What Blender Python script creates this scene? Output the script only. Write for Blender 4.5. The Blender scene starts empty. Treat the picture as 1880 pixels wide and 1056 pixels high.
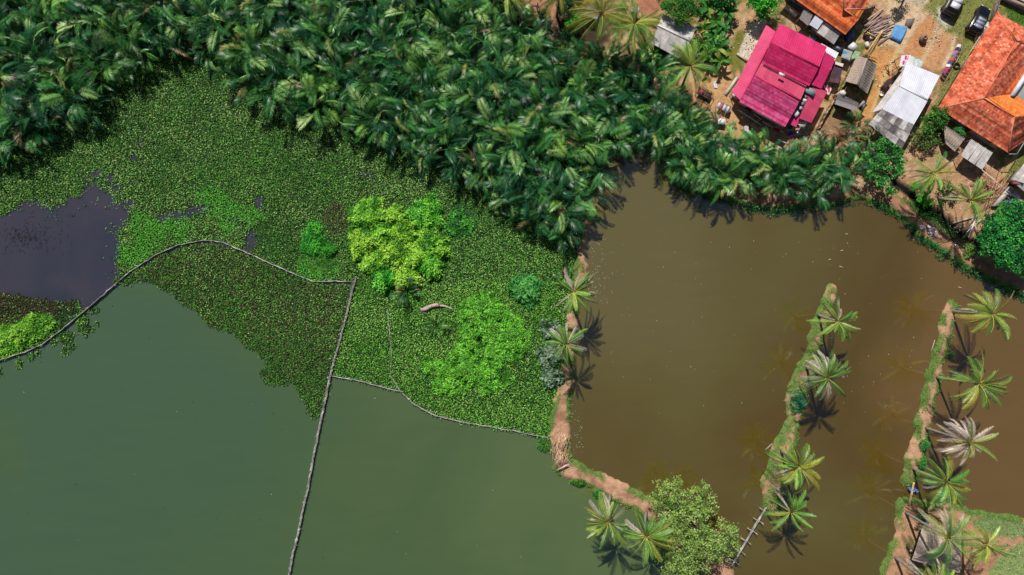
import bpy, math, random
import numpy as np
from mathutils import Vector, Matrix

# ------------------------------------------------------------------ camera, sky, sun
SC = bpy.context.scene
COL = SC.collection
HC = 96.5                 # camera height above the water
S = 0.077                 # metres per photo pixel at the water level
R = math.radians

cam = bpy.data.cameras.new('camera'); camo = bpy.data.objects.new('camera', cam); COL.objects.link(camo)
camo.location = (0, 0, HC); camo.rotation_euler = (0, 0, 0)
cam.sensor_width = 36; cam.lens = 24.0; cam.clip_start = 0.5; cam.clip_end = 6000
SC.camera = camo

SUN_EL, SUN_AZ = 49.5, -19.0          # azimuth clockwise from +Y
wd = bpy.data.worlds.new('World'); SC.world = wd; wd.use_nodes = True
wn = wd.node_tree.nodes; wl = wd.node_tree.links
sky = wn.new('ShaderNodeTexSky'); sky.sky_type = 'NISHITA'; sky.sun_disc = False
sky.sun_elevation = R(SUN_EL); sky.sun_rotation = R(SUN_AZ)
wl.new(sky.outputs[0], wn['Background'].inputs[0]); wn['Background'].inputs[1].default_value = 0.05
sl = bpy.data.lights.new('sun', 'SUN'); sl.energy = 4.75; sl.angle = R(0.5); sl.color = (1.0, 0.95, 0.87)
so = bpy.data.objects.new('sun', sl); COL.objects.link(so)
ce = math.cos(R(SUN_EL))
dv = Vector((-math.sin(R(SUN_AZ))*ce, -math.cos(R(SUN_AZ))*ce, -math.sin(R(SUN_EL))))
so.rotation_euler = dv.to_track_quat('-Z', 'Y').to_euler()
SC.view_settings.view_transform = 'Standard'; SC.view_settings.look = 'None'
SC.view_settings.exposure = 0.0; SC.view_settings.gamma = 1.0

# ------------------------------------------------------------------ helpers
def P(px, py, z=0.0):
    k = (HC - z)/HC*S
    return np.array(((px-940)*k, (528-py)*k, z))
def lin(c):
    return tuple(((v/255)/12.92 if v/255 <= .04045 else ((v/255+.055)/1.055)**2.4) for v in c[:3])
def tag(o, label=None, cat=None, group=None, kind=None):
    if label: o['label'] = label
    if cat: o['category'] = cat
    if group: o['group'] = group
    if kind: o['kind'] = kind
    return o
def empty(name, loc, label, cat, group=None, rz=0):
    o = bpy.data.objects.new(name, None); COL.objects.link(o)
    o.location = [float(v) for v in loc]; o.rotation_euler = (0, 0, rz); o.empty_display_size = .3
    return tag(o, label, cat, group)
def norm(v):
    v = np.asarray(v, float); return v/(np.linalg.norm(v)+1e-9)

class Geo:
    def __init__(s): s.V = []; s.F = {}; s.C = []; s.UV = []; s.n = 0
    def add(s, V, F, C=(.5, .5, .5), UV=None):
        V = np.asarray(V, float).reshape(-1, 3); F = np.asarray(F, int)
        s.V.append(V); s.F.setdefault(F.shape[1], []).append(F+s.n)
        C = np.asarray(C, float)
        if C.ndim == 1: C = np.tile(C, (len(V), 1))
        s.C.append(C); s.UV.append(np.zeros((len(V), 2)) if UV is None else UV); s.n += len(V)
        return s
    def box(s, c, size, rz=0, C=(.5, .5, .5), rot=None):
        x, y, z = [q/2 for q in size]
        v = np.array([(a, b, d) for a in (-x, x) for b in (-y, y) for d in (-z, z)])
        if rot is not None: v = v @ np.array(rot.to_3x3() if hasattr(rot, 'to_3x3') else rot).T
        if rz:
            c0, s0 = math.cos(rz), math.sin(rz); v = v @ np.array([[c0, s0, 0], [-s0, c0, 0], [0, 0, 1]])
        return s.add(v+np.asarray(c, float), [(0, 1, 3, 2), (4, 6, 7, 5), (0, 4, 5, 1), (2, 3, 7, 6), (0, 2, 6, 4), (1, 5, 7, 3)], C)
    def beam(s, a, b, w=.1, h=.1, C=(.5, .5, .5)):
        a = np.asarray(a, float); b = np.asarray(b, float); t = norm(b-a)
        sd = norm(np.cross(t, (0, 0, 1)) if abs(t[2]) < .98 else (1, 0, 0)); up = np.cross(sd, t)
        v = [p+sd*i*w/2+up*j*h/2 for p in (a, b) for i, j in ((-1, -1), (1, -1), (1, 1), (-1, 1))]
        return s.add(v, [(0, 1, 5, 4), (1, 2, 6, 5), (2, 3, 7, 6), (3, 0, 4, 7), (3, 2, 1, 0), (4, 5, 6, 7)], C)
    def tube(s, pts, rad, k=7, C=(.5, .5, .5), squash=1.0):
        pts = np.asarray(pts, float); n = len(pts)
        rad = np.broadcast_to(np.asarray(rad, float), (n,))
        T = np.gradient(pts, axis=0); T /= np.linalg.norm(T, axis=1)[:, None]+1e-9
        ref = np.array((0, 0, 1.)) if np.abs(T[:, 2]).mean() < .8 else np.array((1., 0, 0))
        A = np.cross(T, ref); A /= np.linalg.norm(A, axis=1)[:, None]+1e-9; B = np.cross(A, T)
        th = np.arange(k)*2*math.pi/k
        V = pts[:, None]+rad[:, None, None]*(np.cos(th)[None, :, None]*A[:, None]+squash*np.sin(th)[None, :, None]*B[:, None])
        V = V.reshape(-1, 3)
        i = np.arange(n-1)[:, None]*k; j = np.arange(k)[None]; j2 = (j+1) % k
        F = np.stack([i+j, i+j2, i+k+j2, i+k+j], -1).reshape(-1, 4)
        s.add(V, F, C)
        s.F.setdefault(k, []).append(np.array([list(range(k-1, -1, -1))])+s.n-n*k)
        s.F[k].append(np.array([list(range(k))])+s.n-k)
        return s
    def lathe(s, prof, c, k=14, C=(.5, .5, .5), axis='z', rz=0):
        prof = np.asarray(prof, float); n = len(prof); th = np.arange(k)*2*math.pi/k
        x = prof[:, 0, None]*np.cos(th); y = prof[:, 0, None]*np.sin(th); z = np.repeat(prof[:, 1, None], k, 1)
        V = np.stack([x, y, z], -1).reshape(-1, 3)
        if axis == 'x': V = V[:, [2, 0, 1]]
        if rz:
            c0, s0 = math.cos(rz), math.sin(rz); V = V @ np.array([[c0, s0, 0], [-s0, c0, 0], [0, 0, 1]])
        i = np.arange(n-1)[:, None]*k; j = np.arange(k)[None]; j2 = (j+1) % k
        return s.add(V+np.asarray(c, float), np.stack([i+j, i+j2, i+k+j2, i+k+j], -1).reshape(-1, 4), C)
    def prism(s, poly, z0, z1, C=(.5, .5, .5)):
        poly = np.asarray(poly, float)[:, :2]; n = len(poly)
        a = sum(poly[i][0]*poly[(i+1) % n][1]-poly[(i+1) % n][0]*poly[i][1] for i in range(n))
        if a < 0: poly = poly[::-1]
        V = np.vstack([np.c_[poly, np.full(n, z0)], np.c_[poly, np.full(n, z1)]])
        s.add(V, [(i, (i+1) % n, n+(i+1) % n, n+i) for i in range(n)], C)
        s.F.setdefault(n, []).append(np.array([list(range(n-1, -1, -1))])+s.n-2*n)
        s.F[n].append(np.array([list(range(n))])+s.n-n)
        return s
    def mesh(s, name, smooth=False, uv=False):
        me = bpy.data.meshes.new(name)
        V = np.vstack(s.V).astype(np.float32); C = np.vstack(s.C)
        loops = []; tot = []
        for k, fs in s.F.items():
            f = np.vstack(fs); loops.append(f.ravel()); tot.append(np.full(len(f), k))
        loops = np.concatenate(loops).astype(np.int32); tot = np.concatenate(tot).astype(np.int32)
        start = np.concatenate([[0], np.cumsum(tot)[:-1]]).astype(np.int32)
        me.vertices.add(len(V)); me.vertices.foreach_set('co', V.ravel())
        me.loops.add(len(loops)); me.loops.foreach_set('vertex_index', loops)
        me.polygons.add(len(tot)); me.polygons.foreach_set('loop_start', start); me.polygons.foreach_set('loop_total', tot)
        if smooth: me.polygons.foreach_set('use_smooth', np.ones(len(tot), bool))
        at = me.color_attributes.new('Col', 'FLOAT_COLOR', 'POINT')
        at.data.foreach_set('color', np.c_[C, np.ones(len(C))].astype(np.float32).ravel())
        if uv:
            UV = np.vstack(s.UV); ul = me.uv_layers.new(name='UVMap')
            ul.data.foreach_set('uv', UV[loops].astype(np.float32).ravel())
        me.update(calc_edges=True)
        return me
    def build(s, name, mat, parent=None, smooth=False, uv=False, loc=None):
        """loc: shift the origin to this point (vertices are given in world space)"""
        if loc is None and parent is not None and s.V:
            loc = np.array(parent.matrix_world.translation) if False else np.array(_wloc(parent))
            rz = _wrz(parent)
        else: rz = 0
        if loc is not None:
            o3 = np.asarray(loc, float)
            s.V = [v-o3 for v in s.V]
            if rz:
                c0, s0 = math.cos(-rz), math.sin(-rz)
                s.V = [v @ np.array([[c0, s0, 0], [-s0, c0, 0], [0, 0, 1]]) for v in s.V]
        me = s.mesh(name, smooth, uv); me.materials.append(mat)
        o = bpy.data.objects.new(name, me); COL.objects.link(o)
        if parent is not None: o.parent = parent
        elif loc is not None: o.location = [float(v) for v in loc]
        return o
def _wloc(o):
    l = Vector(o.location)
    while o.parent: o = o.parent; l = l+Vector(o.location)
    return l
def _wrz(o):
    a = o.rotation_euler.z
    while o.parent: o = o.parent; a += o.rotation_euler.z
    return a

rngT = np.random.default_rng(5).random((8, 257, 257))
def vnoise(x, y, seed=0):
    x = np.asarray(x, float)+seed*17.31; y = np.asarray(y, float)-seed*9.7
    xi = np.floor(x).astype(int); yi = np.floor(y).astype(int); fx = x-xi; fy = y-yi
    fx = fx*fx*(3-2*fx); fy = fy*fy*(3-2*fy); T = rngT[seed % 8]
    a = T[xi % 256, yi % 256]; b = T[(xi+1) % 256, yi % 256]; c = T[xi % 256, (yi+1) % 256]; d = T[(xi+1) % 256, (yi+1) % 256]
    return (a*(1-fx)+b*fx)*(1-fy)+(c*(1-fx)+d*fx)*fy
def fbm(x, y, sc, seed=0, oct=4):
    v = 0; a = 1; t = 0
    for o in range(oct):
        v = v+a*vnoise(np.asarray(x)/sc*2**o, np.asarray(y)/sc*2**o, seed+o); t += a; a *= .55
    return v/t
def sstep(a, b, x):
    t = np.clip((x-a)/(b-a), 0, 1); return t*t*(3-2*t)
def poly_sdf(X, Y, pts):
    """signed distance (negative inside); pts and X, Y in photo pixels"""
    pts = np.asarray(pts, float); n = len(pts); d = np.full(X.shape, 1e12); ins = np.zeros(X.shape, bool)
    for i in range(n):
        ax, ay = pts[i]; bx, by = pts[(i+1) % n]; ex, ey = bx-ax, by-ay
        wx, wy = X-ax, Y-ay; t = np.clip((wx*ex+wy*ey)/(ex*ex+ey*ey+1e-9), 0, 1)
        d = np.minimum(d, (wx-ex*t)**2+(wy-ey*t)**2)
        if ay != by:
            ins ^= ((ay > Y) != (by > Y)) & (X < (bx-ax)*(Y-ay)/(by-ay)+ax)
    d = np.sqrt(d); return np.where(ins, -d, d)
def line_sdf(X, Y, pts):
    """distance to a thick polyline: pts of (px, py, half width)"""
    d = np.full(X.shape, 1e6)
    for (ax, ay, aw), (bx, by, bw) in zip(pts[:-1], pts[1:]):
        ex, ey = bx-ax, by-ay; t = np.clip(((X-ax)*ex+(Y-ay)*ey)/(ex*ex+ey*ey+1e-9), 0, 1)
        d = np.minimum(d, np.hypot(X-ax-ex*t, Y-ay-ey*t)-(aw+(bw-aw)*t))
    return d

# ------------------------------------------------------------------ materials
def nodes(name):
    m = bpy.data.materials.new(name); m.use_nodes = True
    nt = m.node_tree; return m, nt, nt.nodes, nt.links, nt.nodes['Principled BSDF']
def ramp(ns, cols):
    r = ns.new('ShaderNodeValToRGB'); e = r.color_ramp.elements
    n = len(cols)
    while len(e) < n: e.new(.5)
    for i, c in enumerate(cols):
        e[i].position = .28+.44*i/max(1, n-1); e[i].color = (*lin(c), 1)
    return r
def M(name, cols, scale=3., rough=.8, bump=0., bscale=25., attr=False, metal=0., spec=.3, trans=0., detail=5, dist=.05, coord='Object', stretch=None, rvar=0.):
    m, nt, ns, L, b = nodes(name)
    tc = ns.new('ShaderNodeTexCoord'); src = tc.outputs[coord]
    if stretch:
        mp = ns.new('ShaderNodeMapping'); mp.inputs['Scale'].default_value = stretch; L.new(src, mp.inputs[0]); src = mp.outputs[0]
    nz = ns.new('ShaderNodeTexNoise'); nz.inputs['Scale'].default_value = scale; nz.inputs['Detail'].default_value = detail
    L.new(src, nz.inputs['Vector'])
    if len(cols) == 1: cols = [cols[0], cols[0]]
    r = ramp(ns, cols); L.new(nz.outputs[0], r.inputs[0]); out = r.outputs[0]
    if attr:
        at = ns.new('ShaderNodeAttribute'); at.attribute_name = 'Col'
        mx = ns.new('ShaderNodeMix'); mx.data_type = 'RGBA'; mx.blend_type = 'MULTIPLY'; mx.inputs['Factor'].default_value = 1
        L.new(out, mx.inputs['A']); L.new(at.outputs['Color'], mx.inputs['B']); out = mx.outputs['Result']
    if rvar:
        oi = ns.new('ShaderNodeObjectInfo'); hv = ns.new('ShaderNodeHueSaturation')
        a = ns.new('ShaderNodeMath'); a.operation = 'MULTIPLY_ADD'; L.new(oi.outputs['Random'], a.inputs[0]); a.inputs[1].default_value = rvar; a.inputs[2].default_value = 1-rvar/2
        L.new(a.outputs[0], hv.inputs['Value'])
        a2 = ns.new('ShaderNodeMath'); a2.operation = 'MULTIPLY_ADD'; L.new(oi.outputs['Random'], a2.inputs[0]); a2.inputs[1].default_value = -.05; a2.inputs[2].default_value = .525
        L.new(a2.outputs[0], hv.inputs['Hue']); L.new(out, hv.inputs['Color']); out = hv.outputs[0]
    L.new(out, b.inputs['Base Color'])
    b.inputs['Roughness'].default_value = rough; b.inputs['Metallic'].default_value = metal
    b.inputs['Specular IOR Level'].default_value = spec
    if bump:
        n2 = ns.new('ShaderNodeTexNoise'); n2.inputs['Scale'].default_value = bscale; n2.inputs['Detail'].default_value = 6
        L.new(src, n2.inputs['Vector']); bp = ns.new('ShaderNodeBump'); bp.inputs['Strength'].default_value = bump; bp.inputs['Distance'].default_value = dist
        L.new(n2.outputs[0], bp.inputs['Height']); L.new(bp.outputs[0], b.inputs['Normal'])
    if trans:
        tr = ns.new('ShaderNodeBsdfTranslucent'); L.new(out, tr.inputs[0]); ms = ns.new('ShaderNodeMixShader'); ms.inputs[0].default_value = trans
        L.new(b.outputs[0], ms.inputs[1]); L.new(tr.outputs[0], ms.inputs[2]); L.new(ms.outputs[0], ns['Material Output'].inputs[0])
    return m
def M_leaf(name, rough=.42, spec=.5, trans=.22, rvar=.25):
    return M(name, [(225, 225, 225), (255, 255, 255)], 1.5, rough, attr=True, spec=spec, trans=trans, rvar=rvar, detail=2)
def M_water(name, cols, scale, rough=.06, grad=None):
    m, nt, ns, L, b = nodes(name)
    tc = ns.new('ShaderNodeTexCoord')
    nz = ns.new('ShaderNodeTexNoise'); nz.inputs['Scale'].default_value = scale; nz.inputs['Detail'].default_value = 3; nz.inputs['Distortion'].default_value = .6
    L.new(tc.outputs['Object'], nz.inputs['Vector']); r = ramp(ns, cols); fac = nz.outputs[0]
    if grad:                                            # silt content changes across the pond
        sx = ns.new('ShaderNodeSeparateXYZ'); L.new(tc.outputs['Object'], sx.inputs[0]); mr = ns.new('ShaderNodeMapRange')
        mr.inputs['From Min'].default_value = grad[0]; mr.inputs['From Max'].default_value = grad[1]; mr.inputs['To Min'].default_value = -.25; mr.inputs['To Max'].default_value = .25
        L.new(sx.outputs[0], mr.inputs['Value']); ad = ns.new('ShaderNodeMath'); ad.operation = 'ADD'; L.new(fac, ad.inputs[0]); L.new(mr.outputs[0], ad.inputs[1]); fac = ad.outputs[0]
    L.new(fac, r.inputs[0])
    mp = ns.new('ShaderNodeMapping'); mp.inputs['Scale'].default_value = (.12, .5, 1); mp.inputs['Rotation'].default_value = (0, 0, .5); L.new(tc.outputs['Object'], mp.inputs[0])
    n3 = ns.new('ShaderNodeTexNoise'); n3.inputs['Scale'].default_value = 1.0; n3.inputs['Detail'].default_value = 7; n3.inputs['Distortion'].default_value = 1.2; L.new(mp.outputs[0], n3.inputs['Vector'])
    m3 = ns.new('ShaderNodeMapRange'); m3.inputs['From Min'].default_value = .3; m3.inputs['From Max'].default_value = .7; m3.inputs['To Min'].default_value = .975; m3.inputs['To Max'].default_value = 1.03; L.new(n3.outputs[0], m3.inputs['Value'])
    hv = ns.new('ShaderNodeHueSaturation'); L.new(m3.outputs[0], hv.inputs['Value']); L.new(r.outputs[0], hv.inputs['Color'])
    L.new(hv.outputs[0], b.inputs['Base Color'])
    b.inputs['Roughness'].default_value = rough; b.inputs['IOR'].default_value = 2.2
    n2 = ns.new('ShaderNodeTexNoise'); n2.inputs['Scale'].default_value = 1.6; n2.inputs['Detail'].default_value = 4
    L.new(tc.outputs['Object'], n2.inputs['Vector']); bp = ns.new('ShaderNodeBump'); bp.inputs['Strength'].default_value = .12; bp.inputs['Distance'].default_value = .02
    L.new(n2.outputs[0], bp.inputs['Height']); L.new(bp.outputs[0], b.inputs['Normal'])
    return m
def M_cell(name, cols, cu, cv, dirt, dscale, rough=.85, spec=.2, fine=0.5, lap_shade=0.):
    """UV cells (tiles, sheets) each with its own tone, plus worn patches"""
    m, nt, ns, L, b = nodes(name)
    uv = ns.new('ShaderNodeUVMap'); mp = ns.new('ShaderNodeMapping'); mp.inputs['Scale'].default_value = (1/cu, 1/cv, 1)
    L.new(uv.outputs[0], mp.inputs[0]); fl = ns.new('ShaderNodeVectorMath'); fl.operation = 'FLOOR'; L.new(mp.outputs[0], fl.inputs[0])
    wnz = ns.new('ShaderNodeTexWhiteNoise'); wnz.noise_dimensions = '2D'; L.new(fl.outputs[0], wnz.inputs['Vector'])
    r = ramp(ns, cols)
    for i, e in enumerate(r.color_ramp.elements): e.position = i/(max(1, len(cols)-1))
    L.new(wnz.outputs['Value'], r.inputs[0])
    nz = ns.new('ShaderNodeTexNoise'); nz.inputs['Scale'].default_value = dscale; nz.inputs['Detail'].default_value = 6; nz.inputs['Roughness'].default_value = .65
    L.new(uv.outputs[0], nz.inputs['Vector'])
    r2 = ramp(ns, dirt); L.new(nz.outputs[0], r2.inputs[0])
    mx = ns.new('ShaderNodeMix'); mx.data_type = 'RGBA'; mx.blend_type = 'MULTIPLY'; mx.inputs['Factor'].default_value = 1
    L.new(r.outputs[0], mx.inputs['A']); L.new(r2.outputs[0], mx.inputs['B'])
    out = mx.outputs['Result']
    if lap_shade:                                            # shadow line of each lap painted into the base colour
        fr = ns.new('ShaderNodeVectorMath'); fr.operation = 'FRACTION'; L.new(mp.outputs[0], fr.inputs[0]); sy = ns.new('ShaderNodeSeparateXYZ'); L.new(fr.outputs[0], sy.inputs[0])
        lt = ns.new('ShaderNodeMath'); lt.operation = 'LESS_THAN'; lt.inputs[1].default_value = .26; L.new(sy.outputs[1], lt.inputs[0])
        m2 = ns.new('ShaderNodeMix'); m2.data_type = 'RGBA'; m2.blend_type = 'MULTIPLY'; m2.inputs['B'].default_value = (1-lap_shade, 1-lap_shade*1.6, 1-lap_shade*1.3, 1)
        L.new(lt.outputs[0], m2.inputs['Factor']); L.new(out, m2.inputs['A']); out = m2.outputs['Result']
    L.new(out, b.inputs['Base Color'])
    b.inputs['Roughness'].default_value = rough; b.inputs['Specular IOR Level'].default_value = spec
    n2 = ns.new('ShaderNodeTexNoise'); n2.inputs['Scale'].default_value = 14; n2.inputs['Detail'].default_value = 5; L.new(uv.outputs[0], n2.inputs['Vector'])
    bp = ns.new('ShaderNodeBump'); bp.inputs['Strength'].default_value = fine; bp.inputs['Distance'].default_value = .04
    L.new(n2.outputs[0], bp.inputs['Height']); L.new(bp.outputs[0], b.inputs['Normal'])
    return m

m_ground = M('earth_ground', [(205, 205, 205), (238, 236, 234), (255, 255, 255)], 1.7, .95, bump=.9, bscale=5, attr=True, spec=.1, detail=9, dist=.12)
m_green_water = M_water('green_pond_water', [(66, 90, 60), (72, 93, 54), (84, 101, 60)], .03, grad=(-75, 25))
m_brown_water = M_water('brown_pond_water', [(96, 88, 48), (90, 80, 36), (84, 66, 20), (103, 80, 40)], .022, grad=(0, 72))
m_grey_water = M_water('backwater', [(44, 46, 58), (54, 52, 62), (64, 56, 62)], .12, .12)
m_nipa = M_leaf('nipa_leaf', .42, .5, .14, .5)
m_coco = M_leaf('coconut_leaf', .42, .5, .16, .2)
m_leaf = M_leaf('broad_leaf', .5, .35, .22, .1)
m_hya = M_leaf('hyacinth_leaf', .6, .25, .15, 0)
m_grass = M_leaf('grass_blade', .6, .25, .2, 0)
m_bark = M('palm_bark', [(92, 84, 80), (140, 130, 125), (165, 155, 150)], 4, .9, bump=.6, bscale=12, attr=False)
m_barkb = M('tree_bark', [(70, 55, 45), (110, 95, 80)], 5, .9, bump=.6)
m_bamboo = M('weathered_bamboo', [(112, 104, 104), (168, 162, 160), (224, 220, 216)], 1.2, .75, bump=.3)
m_straw = M('dry_bamboo', [(255, 255, 255)], 6, .8, attr=True)
m_wood = M('grey_wood', [(95, 82, 78), (140, 125, 118)], 5, .85, bump=.5)
m_ywood = M('yellow_timber', [(190, 155, 100), (225, 195, 140)], 5, .8, bump=.3)
m_conc = M('concrete', [(165, 155, 145), (205, 196, 184)], 2, .9, bump=.4)
m_wall = M('rendered_wall', [(175, 170, 168), (205, 200, 196)], 1.5, .9, bump=.2)
m_dwall = M('plank_wall', [(70, 55, 50), (110, 88, 75)], 2, .9, bump=.5)
m_any = M('painted_goods', [(225, 225, 225), (255, 255, 255)], 4, .6, attr=True, bump=.2)
m_cloth = M('cloth', [(215, 215, 215), (255, 255, 255)], 5, .9, attr=True, bump=.5, bscale=8)

# ------------------------------------------------------------------ land, water, ground colour
SHORE = [(1092, 300), (1130, 285), (1175, 272), (1205, 290), (1228, 325), (1252, 347), (1290, 362), (1330, 372), (1370, 384), (1415, 394), (1440, 390), (1480, 384), (1530, 379),
         (1585, 368), (1612, 384), (1638, 394), (1662, 414), (1690, 444), (1722, 465), (1760, 487), (1800, 511), (1838, 530), (1880, 552), (1960, 590), (2200, 640), (2600, 640), (2600, -1200), (700, -1200), (-1400, -1200),
         (-1400, 250), (-40, 270), (60, 215), (160, 205), (230, 120), (300, 60), (380, 60), (420, 150), (500, 185), (600, 205), (700, 240), (780, 290), (860, 305), (900, 345), (950, 385), (1010, 430), (1050, 440), (1072, 400), (1085, 340)]
D1 = [(1085, 330, 12), (1078, 400, 10), (1070, 440, 10), (1066, 480, 13), (1062, 520, 14), (1055, 560, 15), (1050, 600, 14), (1044, 650, 14), (1038, 700, 15), (1030, 760, 22), (1026, 800, 22), (1030, 830, 19), (1036, 856, 24), (1060, 866, 22),
      (1085, 880, 19), (1110, 893, 18), (1145, 908, 22), (1180, 925, 22), (1210, 950, 26), (1240, 985, 25), (1290, 1030, 28), (1325, 1045, 27), (1320, 1120, 30), (1330, 1300, 40), (1330, 1800, 60)]
D2 = [(1526, 530, 10), (1523, 548, 13), (1505, 595, 18), (1494, 636, 16), (1483, 670, 19), (1467, 705, 20), (1459, 739, 22), (1457, 766, 16), (1452, 793, 17), (1438, 820, 23), (1430, 845, 20), (1423, 871, 23), (1415, 905, 20), (1413, 928, 15)]
D3 = [(1746, 564, 14), (1739, 584, 15), (1733, 617, 14), (1725, 649, 15), (1718, 681, 17), (1711, 713, 17), (1703, 745, 16), (1694, 777, 18), (1690, 810, 16), (1680, 842, 20), (1673, 865, 18), (1668, 880, 14)]
LAND4 = [(1643, 930), (1652, 916), (1668, 911), (1690, 918), (1712, 922), (1752, 920), (1785, 932), (1830, 939), (1880, 947), (2100, 975), (2600, 1000), (2600, 1900), (1560, 1900), (1590, 1200), (1612, 1060), (1620, 1030), (1630, 1000), (1640, 975), (1641, 950)]
def land_sdf(X, Y):
    d = poly_sdf(X, Y, SHORE)
    for l in (D1, D2, D3): d = np.minimum(d, line_sdf(X, Y, l))
    d = np.minimum(d, poly_sdf(X, Y, LAND4))
    far = np.minimum(np.minimum(X+1300, 3200-X), np.minimum(Y+1200, 1800-Y))
    return np.minimum(d, far)
sp = .25
xs = np.concatenate([[-2500, -600, -200, -120], np.arange(-92, 92.01, sp), [120, 200, 600, 2500]])
ys = np.concatenate([[-2500, -600, -200, -110], np.arange(-60, 60.01, sp), [110, 200, 600, 2500]])
GX, GY = np.meshgrid(xs, ys)
PX, PY = GX/S+940, 528-GY/S
wob = (fbm(GX, GY, 1.1, 1)-.5)*13+(fbm(GX, GY, 4, 2)-.5)*10
LS = land_sdf(PX, PY)+wob*np.where(np.abs(PX-940) < 1100, 1, 0)
dm = -LS*S                                              # metres inland
GZ = -0.7+1.15*sstep(-.7, .75, dm)+(fbm(GX, GY, 1.3, 3)-.5)*.16*sstep(0, 1, dm)
DITCH = [(1620, 318, 6), (1655, 345, 9), (1690, 372, 11), (1730, 405, 11), (1768, 435, 8), (1790, 450, 3)]
dd = line_sdf(PX, PY, DITCH); GZ -= .34*sstep(4, -6, dd)
FOREST = [(-260, -60), (940, -60), (960, 30), (1000, 75), (1060, 100), (1130, 115), (1190, 112), (1215, 160), (1262, 205), (1240, 262), (1180, 268), (1110, 285), (1085, 330), (1070, 400), (1050, 432), (1010, 425), (960, 395),
          (905, 345), (860, 312), (790, 298), (710, 252), (620, 222), (520, 200), (440, 165), (400, 110), (350, 90), (270, 110), (215, 150), (180, 210), (110, 235), (40, 275), (-20, 300), (-260, 320)]
fd = poly_sdf(PX, PY, FOREST)
STRIP = [(1225, 240), (1285, 250), (1340, 282), (1400, 292), (1450, 298), (1505, 292), (1545, 308), (1552, 330), (1520, 340), (1430, 345), (1340, 336), (1268, 322), (1228, 296)]
sd_ = poly_sdf(PX, PY, STRIP)
C = np.zeros(GX.shape+(3,)); n1 = fbm(GX, GY, 2.2, 4); n2 = fbm(GX, GY, .7, 5); n3 = fbm(GX, GY, 9, 6)
def setc(mask, c):
    mask = np.clip(mask, 0, 1)[..., None]; C[:] = C*(1-mask)+np.array(lin(c))*mask
C[:] = lin((196, 158, 120))
setc(sstep(.42, .6, n1), (172, 130, 100)); setc(sstep(.5, .62, n2)*.6, (214, 190, 158))
setc(sstep(.5, .6, n3)*sstep(.42, .55, n2), (112, 118, 62))
def area(pts, c, soft=4, amt=1, ns=10):
    d = poly_sdf(PX, PY, pts)+(n2-.5)*ns; setc(sstep(soft, -soft, d)*amt, c); return d
def band(pts, c, soft=3, amt=1, ns=8):
    d = line_sdf(PX, PY, pts)+(n2-.5)*ns; setc(sstep(soft, -soft, d)*amt, c); return d
GR = []   # areas that also carry blades of grass
# far land and land outside the photograph is scrub
setc(sstep(1010, 1150, np.abs(PX-940)), (78, 96, 52)); setc(sstep(-40, -140, PY), (78, 96, 52))
a = area([(1700, -40), (1835, -40), (1833, 15), (1790, 80), (1752, 150), (1722, 205), (1700, 215), (1725, 165), (1752, 105), (1762, 70), (1730, 62), (1712, 35), (1690, 20)], (132, 136, 76), ns=22); GR.append((a, (150, 164, 92), .3))
a = area([(1836, 10), (1882, 30), (1900, 70), (1850, 40)], (88, 122, 48)); GR.append((a, (80, 125, 40), .6))
area([(1716, 18), (1728, 16), (1741, 50), (1733, 56), (1718, 38)], (205, 196, 182), ns=4)
area([(1628, 2), (1662, 8), (1694, 14), (1690, 27), (1700, 34), (1682, 48), (1652, 94), (1613, 74), (1624, 46)], (212, 186, 152), 2, ns=3)
area([(1622, -20), (1690, -20), (1704, 6), (1690, 16), (1640, 0)], (200, 182, 158), 2, ns=3)
area([(1684, 47), (1706, 30), (1716, 50), (1692, 108), (1664, 106), (1655, 93)], (200, 146, 100), 3, ns=6)
area([(1722, 62), (1748, 66), (1738, 105), (1722, 135), (1692, 122), (1706, 84)], (202, 154, 112), 3, ns=6)
area([(1585, 92), (1645, 92), (1650, 118), (1612, 180), (1598, 230), (1574, 215), (1606, 150)], (208, 154, 98), 4, ns=8)
band([(1645, 95, 4), (1632, 122, 4), (1617, 150, 4), (1605, 185, 3), (1596, 215, 3)], (208, 180, 128), 1.5, ns=7)
band([(1712, 68, 4), (1700, 90, 4), (1688, 118, 3)], (205, 178, 138), 1.5, ns=6)
band([(1748, 68, 3), (1742, 98, 3), (1728, 125, 2)], (214, 196, 165), 1.5, ns=7)
area([(1318, 118), (1338, 118), (1343, 150), (1335, 172), (1362, 200), (1372, 232), (1345, 268), (1318, 246), (1285, 232), (1262, 196), (1228, 172), (1250, 150), (1300, 150)], (200, 160, 114), 4)
area([(1352, 60), (1376, 58), (1362, 100), (1366, 128), (1345, 130), (1336, 96)], (122, 122, 56), 5, ns=16)
area([(1372, 48), (1402, 36), (1408, 56), (1376, 118), (1352, 102), (1364, 78)], (218, 206, 188), 2, ns=7)
area([(940, -40), (1020, -40), (1032, 35), (1018, 58), (985, 50), (960, 20)], (176, 130, 104), 4)
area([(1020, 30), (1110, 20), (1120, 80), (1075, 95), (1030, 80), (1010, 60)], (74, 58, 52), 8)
area([(1160, -30), (1215, -30), (1212, 20), (1190, 45), (1175, 20)], (176, 122, 96), 5)
area([(1490, 235), (1550, 215), (1590, 240), (1560, 290), (1490, 300), (1455, 290), (1440, 262)], (150, 122, 92), 6)
area([(1660, 270), (1720, 258), (1740, 300), (1790, 330), (1830, 300), (1850, 330), (1800, 420), (1745, 420), (1700, 360)], (184, 148, 112), 6, ns=18)
a = area([(1855, 300), (1882, 262), (1890, 290), (1830, 400), (1810, 420), (1830, 350)], (120, 124, 66), 4, ns=14); GR.append((a, (96, 124, 48), .4))
band([(1880, 250, 3), (1858, 292, 4), (1828, 340, 4), (1806, 392, 4)], (188, 162, 118), 2, ns=6)
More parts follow.
